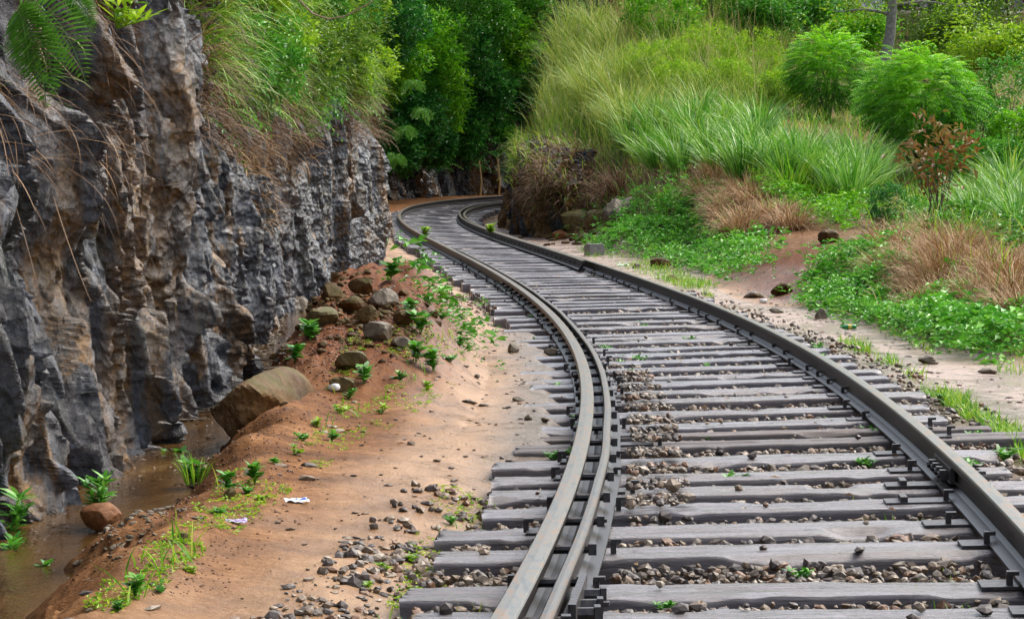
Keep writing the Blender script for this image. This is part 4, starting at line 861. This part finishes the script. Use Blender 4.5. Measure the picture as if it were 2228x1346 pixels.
for k, (px, py, r, h) in enumerate([(2130, 400, .7, .5), (2060, 420, .5, .4), (2190, 420, .5, .5), (2120, 350, .8, .8), (2200, 300, 1., 1.), (2090, 300, .6, .6)]):
    q = P3(px, py); bush("shrub", q, (r, r, h), h, "mid-green leafy shrub in the thicket behind the pole rail on the right", "shrub", L_GROUND, lambda A: crown_leafy(A, (r, r, h), 300, .1, .05, k + 50, h, clump=9), "thicket shrubs behind the pole rail")
# --- trees along the skyline
def tree(px, py, H, r, mat, label, group=None, bark=None, lean=0., n=700, ll=.17, seed=0, cz=.62, nb=16, tr_=.12, Y=None):
    q = P3(px, py) if Y is None else np.array(W(px, py, Y)); e = empty("tree", q, 0, label, "tree", group); A = Acc()
    u = np.linspace(0, 1, 9); bx = lean * u ** 1.5 * H + .08 * H * (np.array([vn(np.array([t_ * 3]), np.array([seed * 1.]), 3)[0] for t_ in u]) - .5); tp = np.stack([bx, .04 * H * np.sin(u * 3 + seed), u * H * .8], 1)
    tp[:, :2] -= tp[0, :2]; A.add(*tube(tp, np.linspace(tr_, tr_ * .3, 9), 8)); tk = A.build("trunk", bark or BARK, e, smooth=True)
    tips = []
    for k in range(nb):
        t0 = rng.uniform(.35, .95); b = np.array([np.interp(t0, u, tp[:, i]) for i in range(3)]); a = rng.uniform(0, 6.28); L_b = r * rng.uniform(.6, 1.1) * (1.15 - .5 * t0)
        uu = np.linspace(0, 1, 6)[:, None]; d = np.array([math.cos(a), math.sin(a), rng.uniform(.1, .8)]); Pb = b + d * L_b * uu + np.array([0, 0, -.25 * L_b]) * uu ** 2 + rng.normal(0, .03 * L_b, (6, 3)) * uu
        Ab = Acc(); Ab.add(*tube(Pb, np.linspace(tr_ * .32, .008, 6), 5)); Ab.build("limb", bark or BARK, e); tips += [Pb[-1], Pb[3], Pb[4]]
    tips = np.array(tips); A = Acc(); c = rng.integers(0, len(tips), n); Pn = tips[c] + rng.normal(0, 1, (n, 3)) * np.array([r * .24, r * .24, r * .16]) ; cl_ = 9
    Q = np.repeat(Pn, cl_, 0) + rng.normal(0, ll * .9, (n * cl_, 3)); leaves(A, Q, rdir(len(Q), -.8, .6), ll * rng.uniform(.6, 1.2, len(Q)), ll * .42, np.repeat(rng.random(n), cl_) * .55 + .45 * rng.random(len(Q)))
    A.build("crown", mat, e); return e
tree(1918, 190, 7.5, 2.4, L_YELL, "tree with a straight pale grey trunk rising behind the pair of feather-leaved shrubs", bark=BARKP, n=600, seed=1, tr_=.19)
for k, (px, py, H, r, mt, lab) in enumerate([
    (1560, 20, 4, 1.8, L_BRIGHT, "light green tree at the top edge above the hillside stalks"), (1680, 40, 4, 1.8, L_DEEP, "dark green tree at the top edge left of the hut"),
    (1760, 120, 2.6, 1.3, L_GROUND, "slender green tree before the dark green hut roof"), (2020, 60, 4.5, 2.2, L_YELL, "yellow-green airy tree right of the grey trunk"),
    (2110, 140, 4, 2., L_OLIVE, "sparse olive tree with thin twigs in the upper right"), (2200, 80, 5, 2.2, L_DEEP, "dark-leaved tree in the top right corner"),
    (1700, 130, 2.2, 1.3, L_GROUND, "low green tree left of the grey trunk"), (1845, 150, 1.8, 1.1, L_BRIGHT, "low fresh green tree left of the foot of the grey trunk"), (1800, 60, 3, 1.7, L_YELL, "yellow-green tree between hut and grey trunk"), (1850, 30, 4, 1.8, L_YELL, "pale green tree before the orange-walled house"), (2160, 220, 2.6, 1.4, L_YELL, "low yellow-green tree above the right thicket"), (2070, 190, 2.6, 1.2, L_OLIVE, "olive tree just behind the large dense shrub")]):
    tree(px, py, H, r, mt, lab, n=520, seed=k + 2, lean=rng.uniform(-.2, .2), nb=12, tr_=.07)
for k, (px, py) in enumerate([(1480, -40), (1600, -50), (1720, -40), (1830, -30), (1960, -40), (2080, -30), (2200, -40), (2300, 0), (1380, -40), (1270, -60), (1180, -30)]):
    q = W(px, py, 84 + (k % 3) * 2); tree(px, py, 6.5, 3.2, [L_DEEP, L_GROUND, L_OLIVE][k % 3], "leafy tree in the dense wood on the skyline above the right hillside", "skyline wood above the hillside", n=380, ll=.28, seed=k + 40, nb=9, Y=q[1])
# two bare sticks leaning out of the hillside, pole rail
def stick(name, pts, r, label, cat, mat=BARK, twigs=0):
    A = Acc(); P_ = np.array(pts); A.add(*tube(P_, np.linspace(r, r * .5, len(P_)), 6))
    for k in range(twigs):
        i = rng.integers(1, len(P_)); d = rdir(1)[0] * .5; A.add(*tube(np.array([P_[i], P_[i] + d * .5, P_[i] + d + (0, 0, .1)]), [r * .4, r * .3, r * .15], 4))
    o = A.build(name, mat); return tag(o, label, cat)
b = P3(1592, 160); y = b[1]; stick("dead_branch", [W(1592, 160, y), W(1570, 100, y - .3), W(1552, 50, y - .5), W(1545, -20, y - .8)], .03, "thin dark bare branch curving up out of the hillside shrubs", "branch", twigs=2)
y = P3(2010, 390)[1] - 1.3; o = stick("pole_rail", [W(2020, 322, y), W(2090, 326, y), (W(2155, 326, y))], .035, "upper horizontal wooden pole right of the large dense shrub", "pole")
stick("pole_rail", [W(1980, 360, y), W(2050, 362, y), (W(2085, 366, y))], .03, "lower dark wooden pole under the large dense shrub", "pole")
# --- sheds behind the trees
CORR = M("green_sheet_roof"); v = CORR.coord(); wv = CORR.n("TexWave", i_Scale=2.2, i_Distortion=.3); CORR.l(v, wv.inputs[0]); CORR.set(Base_Color=CORR.ramp(wv.outputs[0], [(.2, (.005, .03, .02)), (.7, (.015, .085, .06))]), Roughness=.5); CORR = CORR.m
WALLO = flat_mat("orange_plaster", (.4, .2, .11), .8, nscale=3)
def shed(px, py, Y, wpx, label, wmat, rmat, hh=2.0):
    q = W(px, py, Y); k = Y / F; e = empty("shed", (q[0], q[1], q[2] - hh), 0, label, "shed"); w_ = wpx * k
    A = Acc(); A.add(*box(w_, 3., hh, (0, 1.5, hh / 2))); wl = A.build("wall", wmat, e)
    A = Acc(); n = 30; x = np.linspace(-w_ / 2 - .3, w_ / 2 + .3, n); V = np.array([[a_, y_, hh + z_ + .03 * math.sin(i * 2.1)] for i, a_ in enumerate(x) for (y_, z_) in ((-.4, -.05), (3.4, .9))]); A.add(V, grid_faces(n, 2)); V2 = V.copy(); V2[:, 2] += .02; A.add(V2, grid_faces(n, 2, True)); A.build("roof", rmat, e)
    A = Acc(); A.add(*box(.8, .05, 1.7, (w_ * .2, -.03, .85))); A.build("door", BARK, e)
shed(1795, 62, 80, 130, "small hut with a dark green corrugated roof behind the hillside trees", BARK, CORR)
shed(1965, 98, 77, 60, "tiny hut with a green sheet roof right of the grey trunk", BARK, CORR, 1.4)
shed(1850, 15, 86, 130, "orange-walled house glimpsed through leaves at the top edge", WALLO, CORR, 2.6)
# ------------------------------------------------------------------ plants on the near cliff
def cliff_pt(Y, z, out=0.):
    """point on the near cliff's surface at distance Y and height z"""
    Y = np.atleast_1d(Y); z = np.atleast_1d(z); i = np.clip(np.searchsorted(CTs, tY(Y)), 0, len(CTs) - 1); j = np.clip(np.searchsorted(CZs, z), 0, len(CZs) - 1)
    p = CV[i, j].copy(); p[:, 0] += CN[0][i] * out; p[:, 1] += CN[1][i] * out; return p
def hang(name, n, Yr, zf, mat, L, Wd, lean, droop, kind="stuff", dens=None, seg=5, out=0.):
    Y = rng.uniform(*Yr, n * 3); z = zf[0](Y) + (zf[1](Y) - zf[0](Y)) * rng.random(n * 3) ** .8
    k = vn(Y * .9, z * 1.4, 77) > (dens or 0); Y, z = Y[k][:n], z[k][:n]; P_ = cliff_pt(Y, z, out); n = len(P_); A = Acc()
    blades(A, P_, rng.normal(-.35, .75, n), rng.uniform(L[0], L[1], n), Wd, rng.uniform(*lean, n), rng.uniform(*droop, n), seg); o = A.build(name, mat)
    return tag(o, kind=kind)
zline = lambda Y: np.interp(Y, [8, 14, 17, 20, 26, 32, 38, 43], [2.6, 2.35, 2.2, 1.75, 1.75, 2.0, 2.15, 2.3])
ztop = lambda Y: 1.35 + 400 * Y / F + .5
hang("hanging_dry_grass", 5500, (17.5, 44), (lambda Y: zline(Y) - .25, lambda Y: zline(Y) + 1.0), G_DRYD, (.25, .75), .012, (.8, 1.6), (.6, 1.6), dens=.42, out=.03)
hang("hanging_dry_grass", 1100, (24, 36), (lambda Y: zline(Y) - 1.0, lambda Y: zline(Y) - .1), G_DRY, (.15, .45), .012, (.8, 1.8), (.6, 1.6), dens=.62, out=.03)
hang("hanging_grass", 9000, (19, 46), (lambda Y: zline(Y) + .25, ztop), G_FINE, (.3, .9), .016, (.4, 1.4), (.8, 1.9), dens=.3, out=.05)
hang("hanging_grass", 6000, (22, 46), (lambda Y: zline(Y) + .4, ztop), leaf_mat("olive_grass", [(.03, .09, .005), (.08, .17, .01), (.17, .27, .02)], .5), (.3, .8), .02, (.4, 1.4), (.8, 1.9), dens=.3, out=.05)
hang("hanging_roots", 160, (9, 20), (lambda Y: 0 * Y + .9, lambda Y: 1.6 + .08 * Y), G_DRYD, (.25, .8), .004, (2.2, 2.9), (-.2, .5), dens=.35, seg=7, out=.02)
hang("hanging_grass", 380, (9, 13.5), (lambda Y: 1.7 + 0 * Y, lambda Y: 1.35 + 400 * Y / F + .3), L_OLIVE, (.12, .4), .012, (.6, 1.6), (.8, 1.8), dens=.45, out=.02)
hang("hanging_dry_grass", 1500, (8, 14), (lambda Y: 1.25 + 0 * Y, lambda Y: .9 + 400 * Y / F + .6), G_DRYD, (.15, .5), .006, (1.2, 2.4), (.2, 1.), dens=.45, out=.02)
for k, (Y, z, r) in enumerate([(25, 3.1, .35), (28, 3.0, .4), (31, 3.4, .5), (34, 3.1, .45), (36, 3.8, .6), (38, 3.0, .5), (40, 4.2, .7), (41.5, 3.4, .6), (43, 2.9, .5), (43.5, 4.3, .7), (32, 4.2, .6), (28, 3.9, .5), (42.5, 5.0, .8), (37, 4.6, .7)]):
    p = cliff_pt(Y, z, .15)[0]; bush("shrub", p, (r, r, r), 0., "small olive-green shrub rooted in the upper ledge of the left cliff", "shrub", [L_OLIVE, L_YELL, L_OLIVE][k % 3], lambda A: crown_leafy(A, (r, r * 1.3, r * .9), 240, .09, .04, k + 60, 0, clump=8, lump=.5), "shrubs on the left cliff's ledge", nst=4)
for k in range(30):
    Y = rng.uniform(21, 43.5); z = rng.uniform(zline(Y) + .5, ztop(Y)); r = rng.uniform(.25, .55); p = cliff_pt(Y, z, .2)[0]
    bush("shrub", p, (r, r, r), 0., "leafy green plant overhanging the upper part of the left cliff", "shrub", [L_OLIVE, L_GROUND, L_YELL, L_OLIVE, L_DEEP][k % 5], lambda A: crown_leafy(A, (r, r * 1.4, r * 1.1), 200, .1, .04, k + 160, -.1, clump=8, lump=.5), "leafy plants overhanging the left cliff", nst=4)
nf = 500; Y = rng.uniform(20, 44, nf); z = zline(Y) + .2 + (ztop(Y) - zline(Y)) * rng.random(nf); P_ = cliff_pt(Y, z, .12); A = Acc(); dn = rdir(nf, -.3, .5); dn[:, 0] += .8; dn[:, 1] -= .5
frond(A, P_, dn, U3(nf, .3, .6), 9, .03, .1, .6); tag(A.build("ferns", L_GROUND), kind="stuff")
FERN_G = leaf_mat("fern_green", [(0.041, 0.149, 0.014), (0.095, 0.270, 0.027), (0.176, 0.405, 0.068)], .45, .3)
def fern(name, p, nf, L, label, down=.9, group=None, az0=0., spread=1.2):
    e = empty(name, p, 0, label, "fern", group)
    for k in range(nf):
        A = Acc(); a = az0 + rng.uniform(-spread, spread); d = np.array([math.cos(a), math.sin(a), rng.uniform(-.3, .5)]); d /= np.linalg.norm(d); Lk = L * rng.uniform(.75, 1.1); n = 26
        pp = np.array([0, 0, 0.]); prev = []
        for q in range(n):
            u = q / n; d2 = d + np.array([0, 0, -down * 2.2 * u]); d2 /= np.linalg.norm(d2); pp = pp + d2 * Lk / n; prev.append(pp.copy()); sd = np.cross(d2, [-.25, -.9, .35]); sd /= np.linalg.norm(sd)
            ll = L * .24 * math.sin(math.pi * min(1, .18 + .82 * u)) + .004
            for sg_ in (-1, 1): leaves(A, pp[None], (sd * sg_ + d2 * .35)[None], ll, Lk / n * 1.25, rng.random() * .4 + .3, .05)
        A.add(*tube(np.array(prev), .002, 4)); A.build("frond", FERN_G, e)
    return e
fern("fern", np.array(W(35, 20, 10.2)), 4, .52, "green fern hanging down the cliff in the top left corner", 1.4, az0=-.6, spread=.5)
fern("fern", np.array(W(130, -10, 10.6)), 3, .3, "short fern frond dipping in from the top edge left of the leafy twig", 1.2, az0=-.3)
for k, (px, py, Y) in enumerate([(880, 280, 43.5), (900, 180, 44), (860, 340, 43), (920, 240, 46)]): fern("fern", np.array(W(px, py, Y)), 5, .38, "drooping fern at the cliff's far corner beside the bend", 1.1, "ferns at the cliff corner", spread=3)
def weed(name, p, n, L, lw, ll, mat, label, cat="weed", group=None, lean=0.5, sl=5):
    e = empty(name, p, rng.random() * 6.28, label, cat, group); A, B_ = Acc(), Acc()
    for k in range(n):
        a = rng.uniform(0, 6.28); t = rng.uniform(.1, lean); u = np.linspace(0, 1, 5)[:, None]; d = np.array([math.sin(t) * math.cos(a), math.sin(t) * math.sin(a), math.cos(t)]); Lk = L * rng.uniform(.5, 1.1)
        P_ = d * Lk * u; B_.add(*tube(P_, np.linspace(.004, .0015, 5) * max(1, L * 2), 4))
        for j in range(sl):
            b = P_[-1] * (.35 + .65 * j / max(1, sl - 1)); m_ = 3 if j < sl - 1 else 5; aa = rng.uniform(0, 6.28) + np.arange(m_) * 6.28 / m_; dd = np.stack([np.cos(aa), np.sin(aa), rng.uniform(-.1, .7, m_)], 1)
            blades(A, np.repeat(b[None], m_, 0), aa, ll * rng.uniform(.7, 1.1, m_), lw, rng.uniform(.7, 1.3, m_), rng.uniform(.2, .8, m_), 3, 'leaf')
    A.build("foliage", mat, e); B_.build("stem", mat, e); return e
weed("leafy_twig", np.array(W(255, 62, 10.8)), 5, .16, .022, .12, L_YELL, "leafy twig with lance leaves sticking out from the top left of the cliff", "twig", lean=1.5, sl=3)
p = cliff_pt(11.6, -.33, .05)[0]
for (px, py, Lw, ll, lab) in [(185, 1085, .17, .09, "leafy weed standing on the reddish stone by the cliff foot"), (40, 1105, .22, .10, "leafy weed at the cliff foot at the left edge"), (12, 1200, .24, .11, "lush weed cut by the left edge beside the water"), (30, 1250, .15, .08, "low weed by the lower left water's edge")]:
    weed("weed", H1(px, py) if px != 185 else np.array([p[0] + .25, 11.2, -.36]), 5, Lw, .022, ll, L_GROUND, lab)
wl = [(420, 1050, "upright grass-like weed growing in the ditch water"), (380, 1030, "thin seedling beside the grass-like weed in the ditch"), (675, 745, "broad-leaved weed on the mound's ditch side"), (640, 790, "four-leaved seedling below the mound's left end"), (790, 835, "broad-leaved weed at the near foot of the mound"), (850, 610, "tall broad-leaved weed behind the mound by the far path"), (885, 700, "leafy weed right of the long stone on the mound"), (915, 735, "slim weed on the mound's right shoulder"), (905, 790, "small weed on the lower mound slope"), (945, 815, "small round weed at the mound's lower right"), (555, 1055, "small weed on the ditch bank below the long boulder"), (295, 1300, "small weed near the bottom left edge"), (100, 1275, "pale-leaved seedling at the bottom left water's edge"), (500, 1075, "mossy weed on the ditch bank")]
for (px, py, lab) in wl:
    q = H1(px, py); k = q[1] / F; weed("weed", q, 4, 42 * k, 14 * k, 26 * k, L_GROUND, lab, sl=3)
q = H1(425, 1055); A = Acc(); n = 60; a = U3(n, 0, 6.28); blades(A, q + np.stack([.05 * np.cos(a), .05 * np.sin(a), 0 * a], 1), a, U3(n, .08, .2), .007, U3(n, 0, .4), U3(n, .1, .9), 4); o = A.build("grass_tuft", G_FINE); tag(o, "small bright grass tuft standing in the ditch water", "grass tuft")
# small weeds between the sleepers and along the rails
wm = None
for (px_, py_, n_l) in [(540, 1075, 5), (470, 1120, 4), (600, 1010, 4), (570, 1090, 3), (640, 990, 3), (660, 960, 4), (720, 960, 4), (740, 900, 3), (830, 900, 3), (350, 1290, 4), (255, 1330, 5), (420, 1250, 3), (760, 870, 4), (930, 850, 3), (870, 830, 4), (980, 790, 4), (1000, 760, 4), (960, 700, 5), (690, 930, 3), (900, 1225, 3), (800, 1290, 3), (840, 1240, 3)]:
    q = H1(px_, py_); k = q[1] / F; weed('weed', q, n_l, 20 * k, 6 * k, 14 * k, L_YELL if n_l == 3 else L_GROUND, 'tiny ragged weed on the bare earth between ditch and footpath', group='tiny weeds on the earth bank', lean=1.3, sl=4)
for k in range(60):
    s_ = rng.uniform(-1, 22); d_ = rng.choice([-1.0, -.95, .72, 1.05, -.8, .3, -.4, -1.3, 1.3, .1]) + rng.normal(0, .12); q = tr(s_, d_, SL_TOP - .06)
    if wm is None:
        wm = weed("track_weed", q, 4, .06, .014, .035, L_GROUND, "tiny green weed sprouting among the ballast stones", "weed", "tiny weeds among the ballast", 1., 3); src = list(wm.children)
    else:
        e = wm.copy(); link(e); e.location = q; e.rotation_euler = (0, 0, rng.random() * 6); z_ = rng.uniform(.6, 1.5); e.scale = (z_, z_, z_)
        for c_ in src: c2 = c_.copy(); link(c2, e)
N = 500; s_ = rng.choice([2.9, 3.05, 5.2, 7.9, 9.5], N) + rng.normal(0, .25, N); d_ = np.where(rng.random(N) < .4, rng.normal(.55, .1, N), rng.normal(-1.25, .2, N)); P_ = tr(s_, d_, SL_TOP - .06); A = Acc(); blades(A, P_, U3(N, 0, 6.28), U3(N, .02, .07), .005, U3(N, 0, .8), U3(N, .2, 1.2), 3); tag(A.build("short_grass", G_FINE), kind="stuff")
p = tr(s_at(1085, 1, 15, 60), GA - .18, -.05); weed("weed", p, 6, .2, .05, .12, L_YELL, "bright green weed growing against the check rail on the bend", "weed")
p = tr(s_at(925, -1, 25, 60), -GA, -.02); weed("weed", p, 5, .18, .05, .12, L_YELL, "bright green weed growing over the left rail on the bend", "weed")
# ------------------------------------------------------------------ far cutting, overgrown
def far_pt(t, z, out=0.):
    i = np.clip(np.searchsorted(FTs, t), 0, len(FTs) - 1); j = np.clip(np.searchsorted(FZs, z), 0, len(FZs) - 1); p = FV[i, j].copy(); p[:, 0] += FN[0][i] * out; p[:, 1] += FN[1][i] * out; return p
n = 9000; t = rng.uniform(tY(46), L_[-3] + 6, n); z = 1.5 + 9 * rng.random(n); P_ = far_pt(t, z, .3); A = Acc(); blades(A, P_, rng.normal(-.8, .9, n), U3(n, .5, 1.3), .035, U3(n, .3, 1.3), U3(n, .8, 1.8), 4); tag(A.build("hanging_grass", L_DEEP), kind="stuff")
n = 2600; t = rng.uniform(L_[13], L_[-3] + 4, n); z = 1.2 + 9 * rng.random(n); P_ = far_pt(t, z, .5); A = Acc(); dn = rdir(n, -.2, .5); dn[:, 1] -= .6
frond(A, P_, dn, U3(n, .5, 1.0), 7, .06, .2, .5); tag(A.build("ferns", L_DEEP), kind="stuff")
FS = []
for k, (px, py, Y, r) in enumerate([(850, 40, 76, 1.6), (930, 110, 80, 1.5), (890, 190, 80, 1.3), (960, 30, 84, 1.7), (1010, 120, 88, 1.4), (960, 220, 85, 1.2), (900, 270, 79, 1.1), (1040, 40, 90, 1.6), (1060, 200, 90, 1.2), (1090, 90, 91, 1.5), (1010, 290, 89, 1.0), (1080, 300, 91, .9), (950, 310, 84, .8), (840, 130, 77, 1.3), (860, 320, 78, .8), (1120, 20, 92, 1.6), (1130, 180, 92, 1.3)]):
    p = np.array(W(px, py, Y)); mt = [L_DEEP, L_BRIGHT, L_DEEP, L_GROUND][k % 4]
    bush("shrub", p, (r, r, r), -.2, "leafy green shrub in the dense growth above the far bend", "shrub", mt, lambda A: crown_leafy(A, (r, r * .8, r), 520, .2, .09, k + 90, 0, clump=9, lump=.5), "shrubs above the far bend", nst=4)
for k, (px, Y) in enumerate([(880, 90), (960, 95), (1040, 98), (1120, 99), (1000, 104), (800, 84), (1200, 100), (1090, 106), (920, 102)]):
    tree(px, 120, 9, 3.4, [L_DEEP, L_GROUND][k % 2], "tall leafy tree closing the view above the far bend", "trees closing the far bend", n=520, ll=.3, seed=k + 70, nb=10, Y=Y)
for k, (px, py) in enumerate([(1045, 350), (1085, 345)]):
    stick("dead_stalk", [W(px, 430, 88), W(px + 3, 395, 88), W(px - 2, py, 88)], .05, ["yellowed upright stalk by the far rock, left one", "yellowed upright stalk by the far rock, right one"][k], "stalk", G_STALK)
q = np.array([(640, -10), (680, 30), (715, 42), (750, 36), (800, 10), (840, -20)], float)
stick("branch", [W(a, b, 24 - .0 * i) for i, (a, b) in enumerate(q)], .012, "pale curved bare twig looping across the top of the left cliff", "branch", flat_mat("pale_twig", (.3, .2, .12)))
# ------------------------------------------------------------------ litter, leaves, fallen bits
def litter_sheet(name, px, py, w_, h_, col, label, cat, lift=.01, c2=None):
    q = H1(px, py); n = 9; x, y = np.meshgrid(np.linspace(-.5, .5, n), np.linspace(-.5, .5, 6), indexing='ij'); z = .25 * h_ * np.abs(fbm(x * 3 + px, y * 3, 3, int(px))) * 3
    mt = M(name); nz_ = mt.noise(mt.coord((1, 3, 1)), 18, 2); mt.set(Base_Color=mt.ramp(nz_, [(.45, col), (.55, c2 or col)], 'CONSTANT'), Roughness=.35)
    o = obj(name, np.stack([x * w_, y * h_, z], -1).reshape(-1, 3), grid_faces(n, 6, False), mt.m); sm = o.modifiers.new("s", 'SOLIDIFY'); sm.thickness = .0015; o.location = (q[0], q[1], q[2] + lift); o.rotation_euler = (.15, 0, rng.uniform(-.4, .4)); return tag(o, label, cat)
litter_sheet("wrapper", 645, 1096, .11, .06, (.75, .78, .8), "crumpled white and blue wrapper lying on the brown path", "wrapper", c2=(.08, .16, .5))
litter_sheet("wrapper", 512, 1140, .10, .05, (.35, .3, .45), "flattened purple and silver wrapper at the ditch bank", "wrapper", c2=(.12, .05, .2))
litter_sheet("cloth", 1768, 478, .34, .3, (.3, .02, .05), "crumpled crimson cloth on the dry grass above the clearing", "cloth", .03, (.2, .02, .04))
litter_sheet("plastic_scrap", 1742, 482, .3, .25, (.35, .38, .36), "greyish plastic scrap beside the crimson cloth", "plastic scrap", .03, (.1, .14, .12))
litter_sheet("wrapper", 1790, 562, .09, .08, (.05, .3, .35), "tiny teal and white scrap on the bare earth slope", "wrapper", c2=(.8, .8, .8))
litter_sheet("paper_scrap", 1355, 578, .2, .12, (.6, .65, .6), "pale green-white paper scrap beside the short grass", "paper scrap", c2=(.1, .35, .2))
PET = M("green_bottle"); PET.set(Base_Color=(.01, .25, .05), Roughness=.15); PET.b.inputs["Transmission Weight"].default_value = .3; PET = PET.m
q = H1(1843, 717); k = q[1] / F; A = Acc(); a, b = np.array([-16 * k, 0, 5 * k]), np.array([20 * k, .02, 5 * k]); uu = np.array([0, .06, .12, .25, .4, .55, .7, .85, .97, 1.]); rr2 = np.array([.25, .28, .3, .8, 1, .95, 1, 1, 1, .8]) * 5.5 * k
A.add(*tube(a + (b - a) * uu[:, None], rr2, 12)); bo = A.build("bottle", PET, smooth=True); bo.location = q; tag(bo, "green plastic drink bottle lying in the wet right path", "bottle")
A = Acc(); A.add(*tube(np.array([a + (b - a) * .5, a + (b - a) * .72]), 5.9 * k, 12)); A.build("bottle_label", flat_mat("yellow_paper", (.5, .42, .05), nscale=60, var=.6), bo)
CUPW = flat_mat("white_cup", (.75, .74, .7), .5, var=.05)
def cup(px, py, hw, label, rot):
    q = H1(px, py); k = q[1] / F; A = Acc(); A.add(*tube(np.array([[-hw * k, 0, 0], [-hw * k * .98, 0, 0], [hw * k, 0, 0]]), np.array([.05, .75, 1.]) * hw * k * .8, 14)); o = A.build("paper_cup", CUPW, smooth=True)
    A = Acc(); A.add(*tube(np.array([[hw * k * .97, 0, 0], [hw * k * 1.05, 0, 0]]), hw * k * .86, 14)); A.build("rim", CUPW, o); o.location = q + (0, 0, hw * k * .7); o.rotation_euler = (0, .1, rot); tag(o, label, "cup")
cup(1660, 660, 7, "white cup lying in the wet gravel of the right path", .3)
cup(728, 853, 12, "white and green cup resting beside the long boulder's far end", 2.2)
N = 1000; q_ = np.concatenate([poly_pts(700, [(380, 1150), (470, 1050), (700, 930), (760, 860), (900, 820), (1020, 780), (980, 860), (760, 980), (600, 1100), (250, 1340), (180, 1320)]), poly_pts(500, [(700, 850), (760, 720), (950, 690), (1020, 780), (900, 850)]), poly_pts(300, [(840, 1346), (880, 1220), (960, 1060), (1040, 1000), (1100, 1050), (1000, 1346)])])
P_ = hit(q_[:, 0], q_[:, 1]); P_ = P_[np.isfinite(P_[:, 1])]; k = vn(P_[:, 0] * 5, P_[:, 1] * 2.5, 90) > .5; P_ = P_[k]; Q = np.repeat(P_, 5, 0) + rng.normal(0, .012, (len(P_) * 5, 3)) * (1, 1, .3); A = Acc(); leaves(A, Q + (0, 0, .006), rdir(len(Q), -.05, .6), U3(len(Q), .012, .03), U3(len(Q), .007, .014)); tag(A.build("creeping_weeds", L_YELL), kind="stuff")
# fallen leaves and sodden debris (dead leaves and sticks in the ditch)
n = 420; q = np.concatenate([poly_pts(300, [(0, 1250), (60, 1150), (400, 980), (480, 900), (520, 960), (440, 1080), (330, 1190), (150, 1300)]), poly_pts(320, [(450, 860), (480, 740), (620, 700), (640, 760), (560, 860)])])
P_ = hit(q[:, 0], q[:, 1]); P_ = P_[np.isfinite(P_[:, 1])]; P_[:, 2] = np.maximum(P_[:, 2], -.405) + .006; A = Acc(); n = len(P_)
leaves(A, P_, rdir(n, -.1, .25), P_[:, 1] * .0032 * U3(n, .5, 1.4), P_[:, 1] * .0010, None, .3)
L_DEAD = leaf_mat("sodden_leaves", [(.015, .008, .005), (.04, .022, .012), (.08, .045, .022), (.15, .1, .06)], .5, .1, .3); tag(A.build("fallen_leaves", L_DEAD), kind="stuff")
s_, d_ = U3(260, -2, 30), U3(260, -2.4, 1.2); P_ = tr(s_, d_); P_[:, 2] = np.maximum(gz(P_[:, 0], P_[:, 1]), tr(s_, d_, SL_TOP)[:, 2] * (np.abs(d_) < 1.25) - 9 * (np.abs(d_) >= 1.25)) + .01; A = Acc(); n = len(P_); leaves(A, P_, rdir(n, -.1, .15), U3(n, .02, .06), U3(n, .01, .022)); tag(A.build("fallen_leaves", G_DRY), kind="stuff")
A = Acc()
for k in range(34):
    px, py = poly_pts(1, [(430, 880), (450, 760), (640, 700), (640, 800), (500, 900), (300, 1040), (250, 1040)])[0]; q = H1(px, py)
    if not np.isfinite(q[1]): continue
    q[2] = max(q[2], -.4) + .01; a = rng.uniform(-.7, .9); L_s = rng.uniform(.15, .5); d = np.array([math.cos(a), math.sin(a), rng.uniform(-.02, .25)]) * L_s; A.add(*tube(np.array([q - d / 2 + (0, 0, .01), q + rng.normal(0, .01, 3), q + d / 2]), [.006, .005, .002], 4))
tag(A.build("driftwood_twigs", BARK), kind="stuff")
